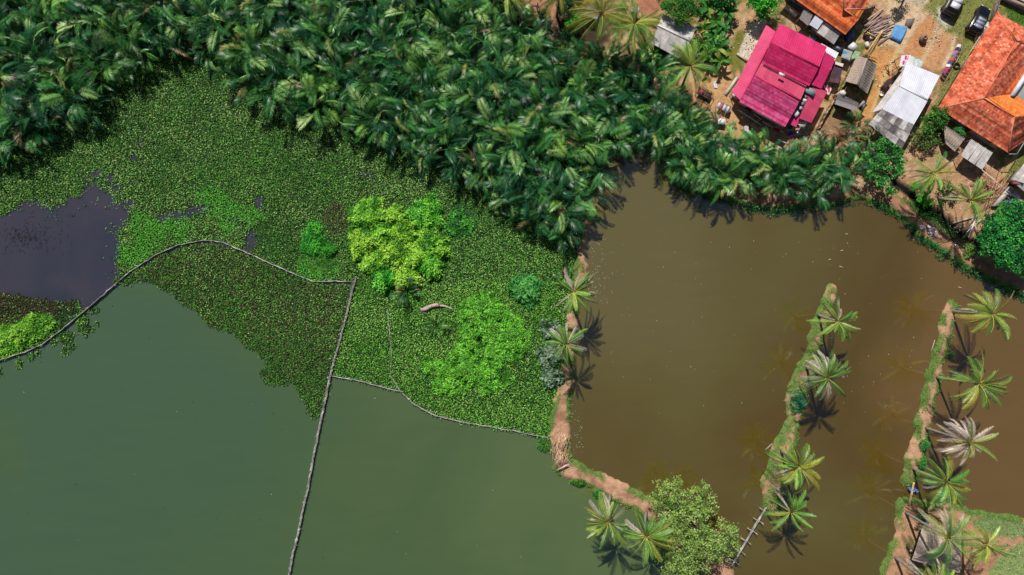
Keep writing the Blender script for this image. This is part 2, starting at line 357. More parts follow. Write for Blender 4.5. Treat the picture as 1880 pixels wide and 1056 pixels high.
for tr in ([(1765, 10, 1), (1750, 60, 1), (1722, 110, 1), (1700, 170, 1)], [(1786, 20, 1), (1770, 70, 1), (1742, 130, 1), (1715, 190, 1)], [(1640, 120, 1), (1625, 160, 1), (1610, 200, 1)]): band(tr, (150, 118, 84), 2.5, .6, 5)
a = area([(1664, 372), (1700, 366), (1722, 392), (1750, 420), (1776, 440), (1760, 450), (1725, 428), (1688, 400)], (44, 92, 34), 5, ns=10); GR.append((a, (50, 140, 30), .9))
area([(1655, 405), (1700, 425), (1770, 470), (1800, 470), (1790, 440), (1740, 432), (1700, 400)], (104, 82, 72), 5, ns=14)
# wet mud below the nipa palms, soil of the banks
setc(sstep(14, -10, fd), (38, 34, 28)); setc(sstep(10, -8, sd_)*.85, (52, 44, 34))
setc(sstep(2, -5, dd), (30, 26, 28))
# the banks: bare earth with green edges
bank = np.minimum(np.minimum(line_sdf(PX, PY, D1), line_sdf(PX, PY, D2)), line_sdf(PX, PY, D3))
setc(sstep(8, 0, bank), (192, 150, 122)); setc(sstep(8, 0, bank)*sstep(.45, .6, n2)*.7, (196, 160, 128)); setc(sstep(8, 0, bank)*sstep(.5, .65, n1)*.6, (132, 94, 74))
d2 = line_sdf(PX, PY, D2); setc(sstep(4, 0, d2)*sstep(.36, .5, n2)*.85, (118, 138, 76)); GR.append((np.where(n2 > .42, d2, 9)+3, (120, 160, 72), .7))
l4 = poly_sdf(PX, PY, LAND4)
setc(sstep(4, -2, l4), (184, 144, 112)); setc(sstep(4, -2, l4)*sstep(.5, .64, n1)*.5, (150, 112, 84))
a = area([(1770, 952), (1820, 944), (1900, 962), (1900, 982), (1850, 985), (1800, 975)], (128, 148, 96), 4, ns=14); GR.append((a, (112, 150, 72), .3))
a = area([(1850, 1002), (1900, 985), (1920, 1100), (1790, 1100), (1815, 1040)], (140, 158, 100), 4, ns=14); GR.append((a, (120, 158, 76), .3))
area([(1655, 985), (1676, 985), (1682, 1010), (1662, 1015)], (140, 140, 88), 4, amt=.7)
shore_path = [(1206, 280, 5), (1226, 312, 5), (1258, 338, 5), (1300, 352, 6), (1370, 368, 6), (1440, 376, 6), (1520, 369, 6), (1582, 361, 8), (1632, 371, 9), (1663, 395, 9), (1695, 422, 10), (1730, 447, 10), (1766, 471, 11), (1811, 497, 12), (1856, 516, 12), (1910, 540, 12)]
sp_d = band(shore_path, (164, 120, 100), 3); band([(1700, 420, 2), (1740, 450, 3), (1782, 478, 3)], (190, 145, 105), 3)
edge = sstep(1.15, .75, dm)*sstep(-.3, .15, dm)
shoreband = (poly_sdf(PX, PY, SHORE) < 14) & (PX > 1195) & (PX < 1950) & (PY > 200)
d2r = line_sdf(PX, PY, D2) < 12
green_edge = np.where(shoreband, edge*.95, edge*sstep(.36, .48, n1)*np.where(d2r, .8, .95))
setc(green_edge, (96, 128, 62))
setc(sstep(0.12, -.05, dm), (60, 52, 38))
geo = Geo(); ny, nx = GX.shape
i = np.arange(ny-1)[:, None]*nx; j = np.arange(nx-1)[None]
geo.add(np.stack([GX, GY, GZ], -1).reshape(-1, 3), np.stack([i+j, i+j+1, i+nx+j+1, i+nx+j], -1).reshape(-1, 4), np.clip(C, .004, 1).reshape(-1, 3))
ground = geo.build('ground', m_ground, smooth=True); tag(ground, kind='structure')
def samp(A, x, y):
    ix = np.clip(np.round((np.asarray(x)+92)/sp).astype(int)+4, 0, nx-1); iy = np.clip(np.round((np.asarray(y)+60)/sp).astype(int)+4, 0, ny-1)
    return A[iy, ix]
def gz(px, py):
    p = P(px, py); return float(samp(GZ, p[0], p[1]))
def G(px, py, dz=0.):
    p = P(px, py, gz(px, py)); p[2] += dz; return p

def sheet(name, pts, z, mat):
    w = [P(*p, 0) for p in pts]; g = Geo(); n = len(w)
    a = sum(w[i][0]*w[(i+1) % n][1]-w[(i+1) % n][0]*w[i][1] for i in range(n))
    if a < 0: w = w[::-1]
    g.add(np.array([(p[0], p[1], z) for p in w]), [list(range(n))]); o = g.build(name, mat); tag(o, kind='structure'); return o
mid = [(x, y) for x, y, _ in D1]
sheet('green_pond_water', [(-1290, 100), (1085, 100)]+mid+[(-1290, 1790)], 0.0, m_green_water)
sheet('brown_pond_water', [(1085, 100)]+mid+[(1720, 1790), (3150, 1790), (3150, 100)], 0.0, m_brown_water)
NET = [(650, 517), (575, 517), (545, 505), (500, 485), (440, 458), (410, 445), (375, 441), (330, 450), (290, 467), (240, 500), (200, 535), (150, 577), (110, 610), (80, 632), (50, 646), (0, 662), (-80, 680), (-300, 700)]
sheet('backwater', [(-1280, 100), (900, 100), (900, 400), (650, 400)]+NET+[(-1280, 720)], 0.004, m_grey_water)

# ------------------------------------------------------------------ leaf clouds and fronds
def kites(c, d, L, W, nrm, col, fold=.0, mid=.42):
    """leaf blades: base c, direction d, length L, width W, facing nrm"""
    n = len(c); d = d/(np.linalg.norm(d, axis=1)[:, None]+1e-9); sd = np.cross(d, nrm); sd /= np.linalg.norm(sd, axis=1)[:, None]+1e-9
    L = np.broadcast_to(L, (n,))[:, None]; W = np.broadcast_to(W, (n,))[:, None]
    m = c+d*L*mid
    V = np.stack([c, m+sd*W/2+nrm*fold*W, c+d*L, m-sd*W/2+nrm*fold*W], 1).reshape(-1, 3)
    F = np.arange(4*n).reshape(n, 4)
    return V, F, np.repeat(col, 4, 0)
def rdir(rng, n):
    v = rng.normal(size=(n, 3)); return v/np.linalg.norm(v, axis=1)[:, None]
def vary(rng, n, base, v=.18, h=.06):
    base = np.asarray(base); k = 1+rng.normal(0, v, (n, 1)); return np.clip(base*k*(1+rng.normal(0, h, (n, 3))), .003, .95)

def frond(g, rng, base, az, el, L, droop, n, ll, lw, col, fwd=55, vee=15, sag=.15, t0=.18, roll=0., pw=1.4, rach=None, curl=0., nz=.1):
    m = 14; t = np.linspace(0, 1, m); e = el-droop*t**pw; a = az+curl*t**2
    D = np.stack([np.cos(e)*np.cos(a), np.cos(e)*np.sin(a), np.sin(e)], 1)
    pts = np.vstack([[0, 0, 0], np.cumsum((D[1:]+D[:-1])/2*L/(m-1), 0)])+np.asarray(base)
    tl = np.linspace(t0, 1, n); Pt = np.stack([np.interp(tl, t, pts[:, k]) for k in range(3)], 1)
    T = np.stack([np.interp(tl, t, D[:, k]) for k in range(3)], 1); T /= np.linalg.norm(T, axis=1)[:, None]
    aa = np.interp(tl, t, a)
    Sd = np.stack([-np.sin(aa), np.cos(aa), 0*aa], 1); N = np.cross(T, Sd)
    cr, sr = math.cos(roll), math.sin(roll); Sd, N = Sd*cr+N*sr, N*cr-Sd*sr
    u = (tl-t0)/(1-t0); prof = np.clip(np.sin(math.pi*(.12+.80*u))**.55, .2, 1)
    for s in (-1, 1):
        f = R(fwd)*(1-.45*u)+rng.normal(0, .5*nz, n); ve = R(vee)+rng.normal(0, nz, n)
        d = T*np.cos(f)[:, None]+s*Sd*(np.sin(f)*np.cos(ve))[:, None]+N*(np.sin(f)*np.sin(ve))[:, None]
        Ln = ll*prof*(1+rng.normal(0, .07, n)); keep = rng.random(n) > .02
        tip = Pt+d*Ln[:, None]; tip[:, 2] -= sag*Ln
        m_ = Pt+d*(Ln*.45)[:, None]; m_[:, 2] -= sag*Ln*.12
        w = (lw*(1+rng.normal(0, .1, n)))[:, None]
        V = np.stack([Pt, m_-T*w/2, tip, m_+T*w/2], 1)[keep].reshape(-1, 3); k = int(keep.sum())
        c = vary(rng, k, col, 1.0*nz, .03)
        g.add(V, np.arange(4*k).reshape(k, 4), np.repeat(c, 4, 0))
    rc = np.asarray(rach if rach is not None else np.asarray(col)*1.5)
    g.tube(pts[:-1], np.linspace(.055, .016, m-1), 3, np.clip(rc, 0, .9))
    return pts

NIPA = [lin(c) for c in ((40, 110, 50), (56, 130, 56), (24, 90, 50), (74, 142, 66), (32, 102, 62), (62, 132, 70))]
def nipa_geo(seed, nf, Ls=4.8, dead=.05, spread=1.15):
    rng = np.random.default_rng(seed); g = Geo()
    for k in range(nf):
        az = k*2.399+rng.normal(0, .5); inner = k/nf
        L = Ls*(.66+.5*rng.random())*(1-.08*inner); el = R(86-20*(1-inner)*spread+rng.normal(0, 5))
        droop = R(70+45*rng.random()+15*(1-inner)); col = np.array(NIPA[rng.integers(len(NIPA))])*(.5+.7*rng.random()); vee = rng.choice([0, 15, 35, 60]); rach = lin((96, 134, 76))
        if rng.random() < .26: col = np.array(lin(((116, 174, 78), (152, 194, 112), (92, 160, 80))[rng.integers(3)]))
        if rng.random() < dead: col = np.array(lin((156, 132, 92))); droop += R(35); rach = lin((150, 120, 76))
        elif rng.random() < .015: col = np.array(lin((168, 178, 92)))
        r = .3*rng.random()
        frond(g, rng, (r*math.cos(az), r*math.sin(az), 0), az, el, L, droop, 20, (.78+.25*rng.random())*Ls/4.6, .11*Ls/4.6, col, 60, vee, .1+.35*rng.random(), .54+.08*rng.random(), rng.normal(0, .75), 2.5, rach, rng.normal(0, .6), .05)
    return g
nipa_mesh = []
for s_ in range(16):
    me = nipa_geo(100+s_, 20, dead=.01 if s_ % 3 else .06).mesh('nipa_palm'); me.materials.append(m_nipa); nipa_mesh.append(me)
rng = np.random.default_rng(11); random.seed(4)
def darts(poly, r, tries, box, cap, keep=None):
    x = rng.uniform(box[0], box[2], tries); y = rng.uniform(box[1], box[3], tries)
    ok = poly_sdf(x, y, poly) < 0; x, y = x[ok], y[ok]; out = []
    for a, b in zip(x, y):
        if keep and not keep(a, b): continue
        if all((a-c)**2+(b-d)**2 > r*r for c, d in out): out.append((a, b))
        if len(out) >= cap: break
    return out
# bases further in lean outwards in the picture by themselves (perspective)
pts = darts(FOREST, 26.5, 30000, (-60, -45, 1290, 440), 262, lambda a, b: a > -50 and b > -42 and not (a < 22 and b < 55))
def put(me, name, loc, rz, sc, label, cat, group, mats=None):
    o = bpy.data.objects.new(name, me); COL.objects.link(o); o.location = [float(v) for v in loc]
    o.rotation_euler = (float(rng.normal(0, .05)), float(rng.normal(0, .05)), rz); o.scale = (sc, sc, sc); return tag(o, label, cat, group)
print('forest palms', len(pts))
for a, b in pts:
    edge_ = poly_sdf(np.array([a]), np.array([b]), FOREST)[0]
    sc = .98+.34*rng.random()+(.06 if edge_ < -60 else 0)-(.22 if edge_ > -14 else 0)
    p = P(a, b, 0); p[2] = max(.0, gz(a, b))-.1
    put(random.choice(nipa_mesh), 'nipa_palm', p, rng.uniform(0, 6.28), sc, 'dark green nipa palm packed among others in the dense grove above the hyacinth', 'nipa palm', 'nipa palms of the dense grove')
for a, b in darts(STRIP, 23, 6000, (1225, 230, 1580, 370), 40):
    p = P(a, b, 0); p[2] = gz(a, b)-.1
    put(random.choice(nipa_mesh), 'nipa_palm', p, rng.uniform(0, 6.28), .92+.28*rng.random(), 'nipa palm in the row on the bank below the red roofed house', 'nipa palm', 'nipa palms on the bank of the brown pond')

# water hyacinth mats -------------------------------------------------------------
UP = [(-60, 240), (60, 220), (130, 180), (210, 90), (400, 80), (500, 160), (640, 215), (780, 270), (880, 300), (960, 380), (1010, 420), (1055, 420), (1066, 470), (1050, 520), (1044, 560), (1036, 620), (1030, 700), (1012, 760), (1010, 800), (1003, 806),
      (950, 795), (900, 785), (850, 777), (800, 764), (760, 743), (735, 719), (690, 708), (650, 698), (608, 690), (628, 612), (650, 520), (575, 519), (545, 507), (500, 487), (440, 460), (410, 447), (375, 443), (330, 452), (290, 469), (240, 502), (222, 515),
      (214, 480), (222, 460), (214, 432), (228, 410), (240, 385), (222, 372), (196, 352), (166, 336), (160, 348), (140, 362), (100, 382), (75, 372), (40, 372), (10, 392), (-60, 400)]
LOW = [(240, 504), (290, 471), (330, 454), (375, 445), (410, 449), (440, 462), (500, 489), (545, 509), (575, 521), (648, 521), (626, 612), (606, 690), (598, 725), (588, 762), (576, 774), (566, 755), (548, 720), (536, 704), (520, 707), (500, 706), (484, 700), (480, 682), (492, 668),
       (462, 645), (448, 638), (440, 622), (415, 608), (395, 606), (380, 590), (360, 572), (332, 552), (305, 532), (270, 514), (245, 518), (226, 526), (215, 518)]
LEFT = [(-60, 532), (0, 534), (60, 545), (130, 552), (150, 548), (150, 566), (118, 600), (84, 628), (40, 648), (0, 662), (-60, 672)]
BITS = [(150, 585, 14), (120, 618, 12), (100, 632, 8), (170, 570, 7), (152, 605, 10), (166, 603, 7), (178, 598, 5), (118, 645, 8), (130, 640, 6), (60, 655, 8), (38, 668, 8), (70, 650, 6), (175, 570, 6), (0, 685, 7), (212, 515, 8)]
HOLES = [(264, 238, 9, 6), (258, 262, 5, 10), (246, 290, 7, 6), (280, 297, 3, 3), (160, 325, 5, 10), (175, 320, 12, 7), (200, 328, 13, 7), (237, 338, 9, 4), (168, 345, 12, 10), (330, 395, 28, 8), (360, 385, 22, 10), (300, 400, 16, 7), (475, 372, 8, 14), (462, 440, 10, 16), (455, 455, 8, 10), (430, 405, 9, 5),
         (665, 315, 7, 4), (680, 322, 8, 4), (235, 372, 12, 6), (545, 655, 4, 4), (775, 335, 5, 3), (212, 345, 16, 6)]
def hmask(X, Y):
    """cover of the floating mats, 0..1 and which mat"""
    x = (X-940)*S; y = (528-Y)*S
    w = (fbm(x, y, .8, 7)-.5)*16+(fbm(x, y, 2.6, 2)-.5)*14
    u = poly_sdf(X, Y, UP)+w*.8; l = poly_sdf(X, Y, LOW)+w*.8; f = poly_sdf(X, Y, LEFT)+w*.8
    for bx, by, br in BITS: f = np.minimum(f, np.hypot(X-bx, Y-by)-br+w)
    h = np.full(X.shape, 1e3)
    for hx, hy, a, b in HOLES: h = np.minimum(h, (np.hypot((X-hx)/a, (Y-hy)/b)-1)*min(a, b)+w*.6)
    return u, l, f, h
def hya_col(X, Y, which, rg):
    n = len(X); x = (X-940)*S; y = (528-Y)*S; a = fbm(x, y, 5, 3); b = fbm(x, y, 1.4, 5)
    pale = np.array(lin((150, 190, 100))); mid_ = np.array(lin((84, 148, 50))); dark = np.array(lin((34, 82, 24))); brown = np.array(lin((98, 88, 60))); bright = np.array(lin((92, 178, 54)))
    c = mid_*np.ones((n, 3))
    r = rg.random(n)
    pp = {'up': .22, 'low': .08, 'left': .1, 'right': .24}[which]; pd = {'up': .30, 'low': .42, 'left': .3, 'right': .24}[which]; pb = {'up': .05, 'low': .27, 'left': .12, 'right': .02}[which]
    c = c*(1+(fbm(x, y, 9, 1)-.5)[:, None]*np.array((1.7, 1.3, 1.3))); c = np.where((r < pp+(a-.5)*.7)[:, None], pale, c); c = np.where((r > 1-pd)[:, None], dark, c); c = np.where((rg.random(n) < pb)[:, None], brown, c)
    def patch(cx, cy, rr, col, amt=.75):
        nonlocal c
        m = (np.hypot(X-cx, Y-cy)/rr+(b-.5)*1.3 < 1) & (rg.random(n) < amt); c = np.where(m[:, None], col, c)
    if which == 'up':
        for q in ((265, 425, 30), (300, 415, 22), (245, 470, 24), (420, 400, 26), (390, 372, 25), (225, 465, 18), (585, 490, 34), (330, 420, 22), (465, 395, 20)): patch(*q, bright)
        patch(850, 400, 30, np.array(lin((66, 128, 58))), .6); patch(620, 400, 30, brown, .5)
    if which == 'low':
        for q in ((470, 640, 24), (500, 680, 26), (430, 600, 24), (560, 700, 26), (350, 540, 16), (240, 512, 16), (415, 560, 22)): patch(*q, np.array(lin((66, 122, 40))), .5)
    if which == 'right': c = c*np.array((1.05, 1.12, .9))
    if which == 'left':
        for q in ((30, 605, 40), (70, 590, 28), (10, 640, 30), (88, 590, 22)): patch(*q, np.array(lin((110, 178, 50))), .9)
        patch(20, 555, 60, brown*.7, .8); patch(110, 560, 30, brown*.6, .7); patch(70, 560, 40, brown*.7, .7)
        patch(120, 590, 24, np.array(lin((44, 92, 30))), .7)
    return np.clip(c*(1+rg.normal(0, .18, (n, 1))), .004, .8)
def scatter_mat(name, which, box, test, step, label, cat='water hyacinth'):
    rg = np.random.default_rng(hash(which) % 1000 if False else {'up': 1, 'low': 2, 'left': 3, 'right': 4}[which])
    gx = np.arange(box[0], box[2], step); gy = np.arange(box[1], box[3], step); X, Y = np.meshgrid(gx, gy)
    X = (X+rg.uniform(-.5, .5, X.shape)*step).ravel(); Y = (Y+rg.uniform(-.5, .5, Y.shape)*step).ravel()
    cov = test(X, Y); k = rg.random(len(X)) < cov; X, Y = X[k], Y[k]; n = len(X)
    x = (X-940)*S; y = (528-Y)*S; lump = fbm(x, y, 1.1, 6)
    c = np.stack([x, y, .05+.22*lump*rg.random(n)+.04], 1)
    az = rg.uniform(0, 6.283, n); el = rg.uniform(-.1, .9, n)
    d = np.stack([np.cos(az)*np.cos(el), np.sin(az)*np.cos(el), np.sin(el)], 1)
    nr = np.cross(d, np.stack([-np.sin(az), np.cos(az), 0*az], 1)); nr += rg.normal(0, .3, (n, 3)); nr /= np.linalg.norm(nr, axis=1)[:, None]
    col = hya_col(X, Y, which, rg); sz = rg.uniform(.13, .25, n)
    g = Geo(); g.add(*kites(c, d, sz, sz*.85, nr, col, .08, .5))
    # matted roots and older leaves just above the water
    st = 3.0; gx = np.arange(box[0], box[2], st); gy = np.arange(box[1], box[3], st); X, Y = np.meshgrid(gx, gy); X = X.ravel(); Y = Y.ravel()
    k = test(X, Y) > .6; X, Y = X[k], Y[k]; n = len(X); x = (X-940)*S; y = (528-Y)*S; h = st*S*.56
    a0 = rg.uniform(0, 6.28, n); z = .015+.03*rg.random(n)
    V = np.stack([np.stack([x+h*1.3*np.cos(a0+q), y+h*1.3*np.sin(a0+q), z+.01*rg.random(n)], 1) for q in (0, 1.57, 3.14, 4.71)], 1).reshape(-1, 3)
    cc = np.array(lin((24, 46, 18) if which != 'low' else (30, 40, 22)))*(1+rg.normal(0, .2, (n, 1)))
    g.add(V, np.arange(4*n).reshape(n, 4), np.repeat(cc, 4, 0))
    o = g.build(name, m_hya); tag(o, label, cat, kind='stuff'); print(name, g.n//4)
def right_of_fence(X, Y): return X > np.interp(Y, [515, 612, 690], [651, 628, 607])
def t_up(X, Y):
    u, l, f, h = hmask(X, Y); c = sstep(8, -9, u)*(1-.9*sstep(6, -7, h)); stray = .16*sstep(34, 0, u)*(X < 300)*(Y < 520)*(fbm((X-940)*S, (528-Y)*S, 1.5, 4) > .5)*(poly_sdf(X, Y, LOW) > 0); c = np.maximum(c, stray); return np.where((Y > 516) & right_of_fence(X, Y), 0, c)
def t_right(X, Y):
    u, l, f, h = hmask(X, Y); c = sstep(3, -4, np.maximum(u, poly_sdf(X, Y, UP)-1)); return np.where((Y > 516) & right_of_fence(X, Y), c, 0)
def t_low(X, Y):
    u, l, f, h = hmask(X, Y); return sstep(3, -4, l)*(1-.9*sstep(2, -3, h))
def t_left(X, Y):
    u, l, f, h = hmask(X, Y); return sstep(3, -5, f)
scatter_mat('water_hyacinth', 'up', (-50, 85, 1070, 560), t_up, 1.6, 'speckled green water hyacinth mat between the palm grove and the curved net fence')
scatter_mat('water_hyacinth', 'right', (600, 515, 1060, 812), t_right, 1.6, 'bright green water hyacinth mat right of the straight bamboo fence, round the green creepers')
scatter_mat('water_hyacinth', 'low', (205, 438, 655, 780), t_low, 1.6, 'dull brownish green water hyacinth mat inside the curved net fence, ending in a point')
scatter_mat('water_hyacinth', 'left', (-50, 500, 235, 700), t_left, 1.8, 'ragged floating weeds at the left edge below the grey backwater')
# dark twigs in the backwater
g = Geo(); rg = np.random.default_rng(9)
for k in range(170):
    cx, cy = rg.normal(48, 24), rg.normal(436, 13)
    if rg.random() < .25: cx, cy = rg.uniform(5, 140), rg.uniform(388, 470)
    a = rg.uniform(0, 3.14); l = rg.uniform(.2, .8); p = P(cx, cy, .02)
    g.tube([p, p+np.array((math.cos(a)*l*.5, math.sin(a)*l*.5, .05)), p+np.array((math.cos(a+.4)*l, math.sin(a+.4)*l, .0))], [.02, .016, .008], 3, lin((38, 34, 34)))
tag(g.build('dead_twigs', m_straw), 'tangle of dark dead twigs floating in the grey backwater at left', 'twigs', kind='stuff')

# creepers, shrubs ---------------------------------------------------------------
def mound(name, cx, cy, rx, h, n, cols, leaf, label, cat, group=None, kind=None, ry=None, poly=None, mat=None, seed=0, aspect=.5, z0=.1, rough=.35):
    """a low leafy cushion: leaves over a bumpy dome"""
    rg = np.random.default_rng(int(cx*7+cy+seed)); ry = ry or rx
    if poly is not None:
        pa = np.asarray(poly); X = rg.uniform(pa[:, 0].min(), pa[:, 0].max(), n*3); Y = rg.uniform(pa[:, 1].min(), pa[:, 1].max(), n*3)
        d = poly_sdf(X, Y, poly)+(fbm((X-940)*S, (528-Y)*S, 1, 3)-.5)*26; k = d < 0; X, Y, d = X[k][:n], Y[k][:n], d[k][:n]; dome = np.clip(-d/22, 0, 1)**.5
    else:
        r = np.sqrt(rg.random(n)); t = rg.uniform(0, 6.283, n); wob_ = 1+.16*np.sin(3*t+cx)+.1*np.sin(7*t+cy)+.06*np.sin(13*t)
        X = cx+rx*r*np.cos(t)*wob_; Y = cy+ry*r*np.sin(t)*wob_; dome = np.sqrt(np.clip(1-r**2, 0, 1))
    n = len(X); x = (X-940)*S; y = (528-Y)*S; b = fbm(x, y, .9, 4, 3)
    gz_ = np.maximum(samp(GZ, x, y), 0) if poly is None or True else 0
    top = gz_+z0+h*dome*(1-rough*1.4+rough*2.8*b)
    z = top-np.abs(rg.normal(0, .12*h+.04, n)); k = (HC-z)/HC if False else 1
    c = np.stack([x, y, np.maximum(z, gz_+.03)], 1); az = rg.uniform(0, 6.283, n); el = rg.uniform(-.35, .75, n)
    d = np.stack([np.cos(az)*np.cos(el), np.sin(az)*np.cos(el), np.sin(el)], 1); nr = rdir(rg, n)*.7+np.array((0, 0, 1.)); nr /= np.linalg.norm(nr, axis=1)[:, None]
    cols = [np.array(lin(q)) for q in cols]; ci = np.clip(((b-.3)/.4*len(cols)+rg.normal(0, .7, n)).astype(int), 0, len(cols)-1)
    col = np.array(cols)[ci]*(1+rg.normal(0, .12, (n, 1)))
    g = Geo(); sz = leaf*rg.uniform(.7, 1.3, n); g.add(*kites(c, d, sz, sz*aspect, nr, np.clip(col, .004, .9), .1))
    p0 = P(cx, cy, 0); p0[2] = max(0, gz(cx, cy))
    # stems
    for q in range(7):
        a = q*.9; g.tube([p0+(0, 0, -.05), p0+np.array((math.cos(a)*rx*S*.3, math.sin(a)*rx*S*.3, h*.6+z0))], [.03, .01], 4, lin((90, 80, 50)))
    o = g.build(name, mat or m_leaf, loc=p0 if kind is None else None); return tag(o, label, cat, group, kind)
LIME = [(58, 138, 34), (96, 182, 46), (130, 208, 54), (162, 230, 80)]
LIMES = ((677, 398, 34, 'left top'), (728, 396, 19, 'middle top'), (784, 394, 32, 'right top'), (668, 446, 29, 'left middle'), (741, 428, 25, 'small inner upper'), (792, 450, 34, 'large right middle'), (726, 462, 31, 'large central'), (690, 484, 25, 'lower left'), (790, 486, 25, 'lower right'), (706, 512, 22, 'bottom left'), (748, 508, 25, 'bottom right'), (702, 430, 21, 'small inner left'), (762, 474, 22, 'small inner right'))
for cx, cy, r_, w_ in LIMES:
    mound('lime_shrub', cx, cy, r_, 1.7, int(r_*r_*1.9), LIME, .32, w_+' lime green leafy cushion of the bright clump on the hyacinth mat', 'shrub', 'lime green shrubs standing close together on the hyacinth mat', rough=.2)
mound('dull_green_shrub', 842, 412, 27, .8, 900, [(50, 110, 40), (84, 160, 50), (120, 190, 60)], .28, 'loose mid green shrub at the right end of the lime green clump', 'shrub')
mound('feathery_shrub', 578, 442, 24, 1.5, 1300, [(48, 140, 30), (70, 184, 40), (104, 208, 50)], .3, 'feathery green shrub left of the lime green clump, above a pale grass patch', 'shrub', ry=32, aspect=.3)
mound('feathery_shrub', 606, 458, 14, 1.0, 450, [(50, 130, 34), (90, 180, 44)], .28, 'small feathery green shrub on the right flank of the larger one beside the lime clump', 'shrub', aspect=.3)
mound('grass_patch', 592, 484, 30, .35, 1600, [(70, 120, 40), (104, 160, 52), (120, 170, 66)], .26, 'pale green grass patch growing below the feathery shrub', 'grass', kind='stuff', ry=15, aspect=.2)
VINE = [(880, 530), (905, 535), (925, 552), (950, 580), (974, 615), (972, 645), (940, 665), (942, 700), (905, 728), (870, 712), (840, 728), (800, 722), (798, 692), (772, 672), (786, 655), (815, 660), (838, 635), (846, 600), (836, 578), (850, 556)]
mound('creeper', 880, 630, 60, .8, 15000, [(44, 124, 32), (70, 170, 42), (92, 206, 50), (112, 222, 62), (136, 230, 84), (96, 160, 56), (76, 180, 48)], .25, 'bright green creepers spread over the hyacinth mat left of the earth bank', 'creeper', kind='stuff', poly=VINE, rough=.8, aspect=.55)
LV = [(-60, 602), (20, 590), (62, 574), (106, 584), (104, 600), (70, 625), (48, 640), (0, 660), (-60, 668)]
mound('creeper', 40, 612, 50, .7, 6500, [(70, 150, 36), (110, 190, 50), (140, 210, 70)], .27, 'yellow green creepers at the left edge behind the curved net fence', 'creeper', kind='stuff', poly=LV, rough=.6, aspect=.6)
for cx, cy, r_, l in ((1008, 603, 16, 'upper'), (1008, 655, 21, 'middle'), (1013, 690, 19, 'lower')):
    mound('pale_shrub', cx, cy, r_, 1.0, int(r_*r_*1.5), [(50, 92, 50), (96, 132, 96), (140, 166, 134)], .38, l+' of the three blue grey leaved shrubs left of the earth bank', 'shrub', aspect=.75, rough=.5, ry=r_*1.15)
mound('green_bush', 1460, 735, 15, .8, 500, [(20, 104, 74), (30, 130, 84), (60, 150, 90)], .26, 'bluish green bush on the middle palm strip', 'bush', ry=20)
mound('green_bush', 1692, 815, 10, .8, 380, [(30, 120, 54), (60, 160, 60)], .2, 'upper of two round green bushes on the right palm strip', 'bush')
mound('green_bush', 1688, 848, 10, .8, 380, [(34, 124, 52), (64, 160, 60)], .2, 'lower of two round green bushes on the right palm strip', 'bush')
mound('green_bush', 1742, 650, 6, .6, 150, [(60, 130, 50), (90, 160, 60)], .2, 'small bush on the pond side of the right palm strip between two palms', 'bush')
mound('green_bush', 1688, 945, 9, .7, 260, [(30, 120, 40), (50, 150, 50)], .22, 'bright green bush beside the leaning palm foot above the thatched hut', 'bush')
mound('green_bush', 1774, 460, 13, .7, 420, [(90, 150, 40), (130, 180, 60)], .22, 'yellow green bush beside the bank path left of the dark tree', 'bush')
mound('green_bush', 1098, 906, 9, .5, 260, [(40, 120, 34), (80, 170, 50)], .22, 'green bush at the waterline left of the palm with the pale trunk', 'bush', ry=8)
mound('green_bush', 1060, 884, 14, .5, 420, [(40, 110, 30), (80, 170, 44)], .22, 'low green bush at the waterline below the earth path', 'bush', ry=7)
mound('green_bush', 998, 815, 12, .5, 420, [(40, 110, 30), (70, 150, 44)], .22, 'low green bush at the end of the net fence beside the bamboo heap', 'bush', ry=14)

# grass on the banks
rg = np.random.default_rng(21)
X = rg.uniform(960, 1890, 620000); Y = rg.uniform(-10, 1070, 620000); x = (X-940)*S; y = (528-Y)*S
ge = samp(green_edge, x, y); dens = ge*.9*sstep(-2, 3, samp(sp_d, x, y)); hcol = np.array(lin((112, 170, 74)))*np.ones((len(X), 3))
nn = fbm(x, y, 1.5, 3)[:, None]; hcol = np.where(nn > .5, np.array(lin((150, 176, 98))), hcol); sb = samp(shoreband.astype(float), x, y) > .5
hcol = np.where(sb[:, None], np.array(lin((44, 128, 44))), hcol)
for A, c, am in GR:
    q = sstep(3, -3, samp(A, x, y))*am; dens = np.maximum(dens, q); hcol = np.where((q > .1)[:, None], np.array(lin(c)), hcol)
k = (rg.random(len(X)) < dens) & (samp(GZ, x, y) > -.1) & (rg.random(len(X)) < .55); x, y, hcol = x[k], y[k], hcol[k]; n = len(x); print('grass', n)
az = rg.uniform(0, 6.283, n); el = rg.uniform(.35, 1.2, n); d = np.stack([np.cos(az)*np.cos(el), np.sin(az)*np.cos(el), np.sin(el)], 1)
nr = rdir(rg, n); c = np.stack([x, y, samp(GZ, x, y)], 1)
g = Geo(); L_ = rg.uniform(.12, .36, n); g.add(*kites(c, d, L_, .08, nr, np.clip(hcol*(1+rg.normal(0, .22, (n, 1))), .004, .9)))
tag(g.build('grass', m_grass), 'short green grass and weeds along the banks and in the yards', 'grass', kind='stuff')

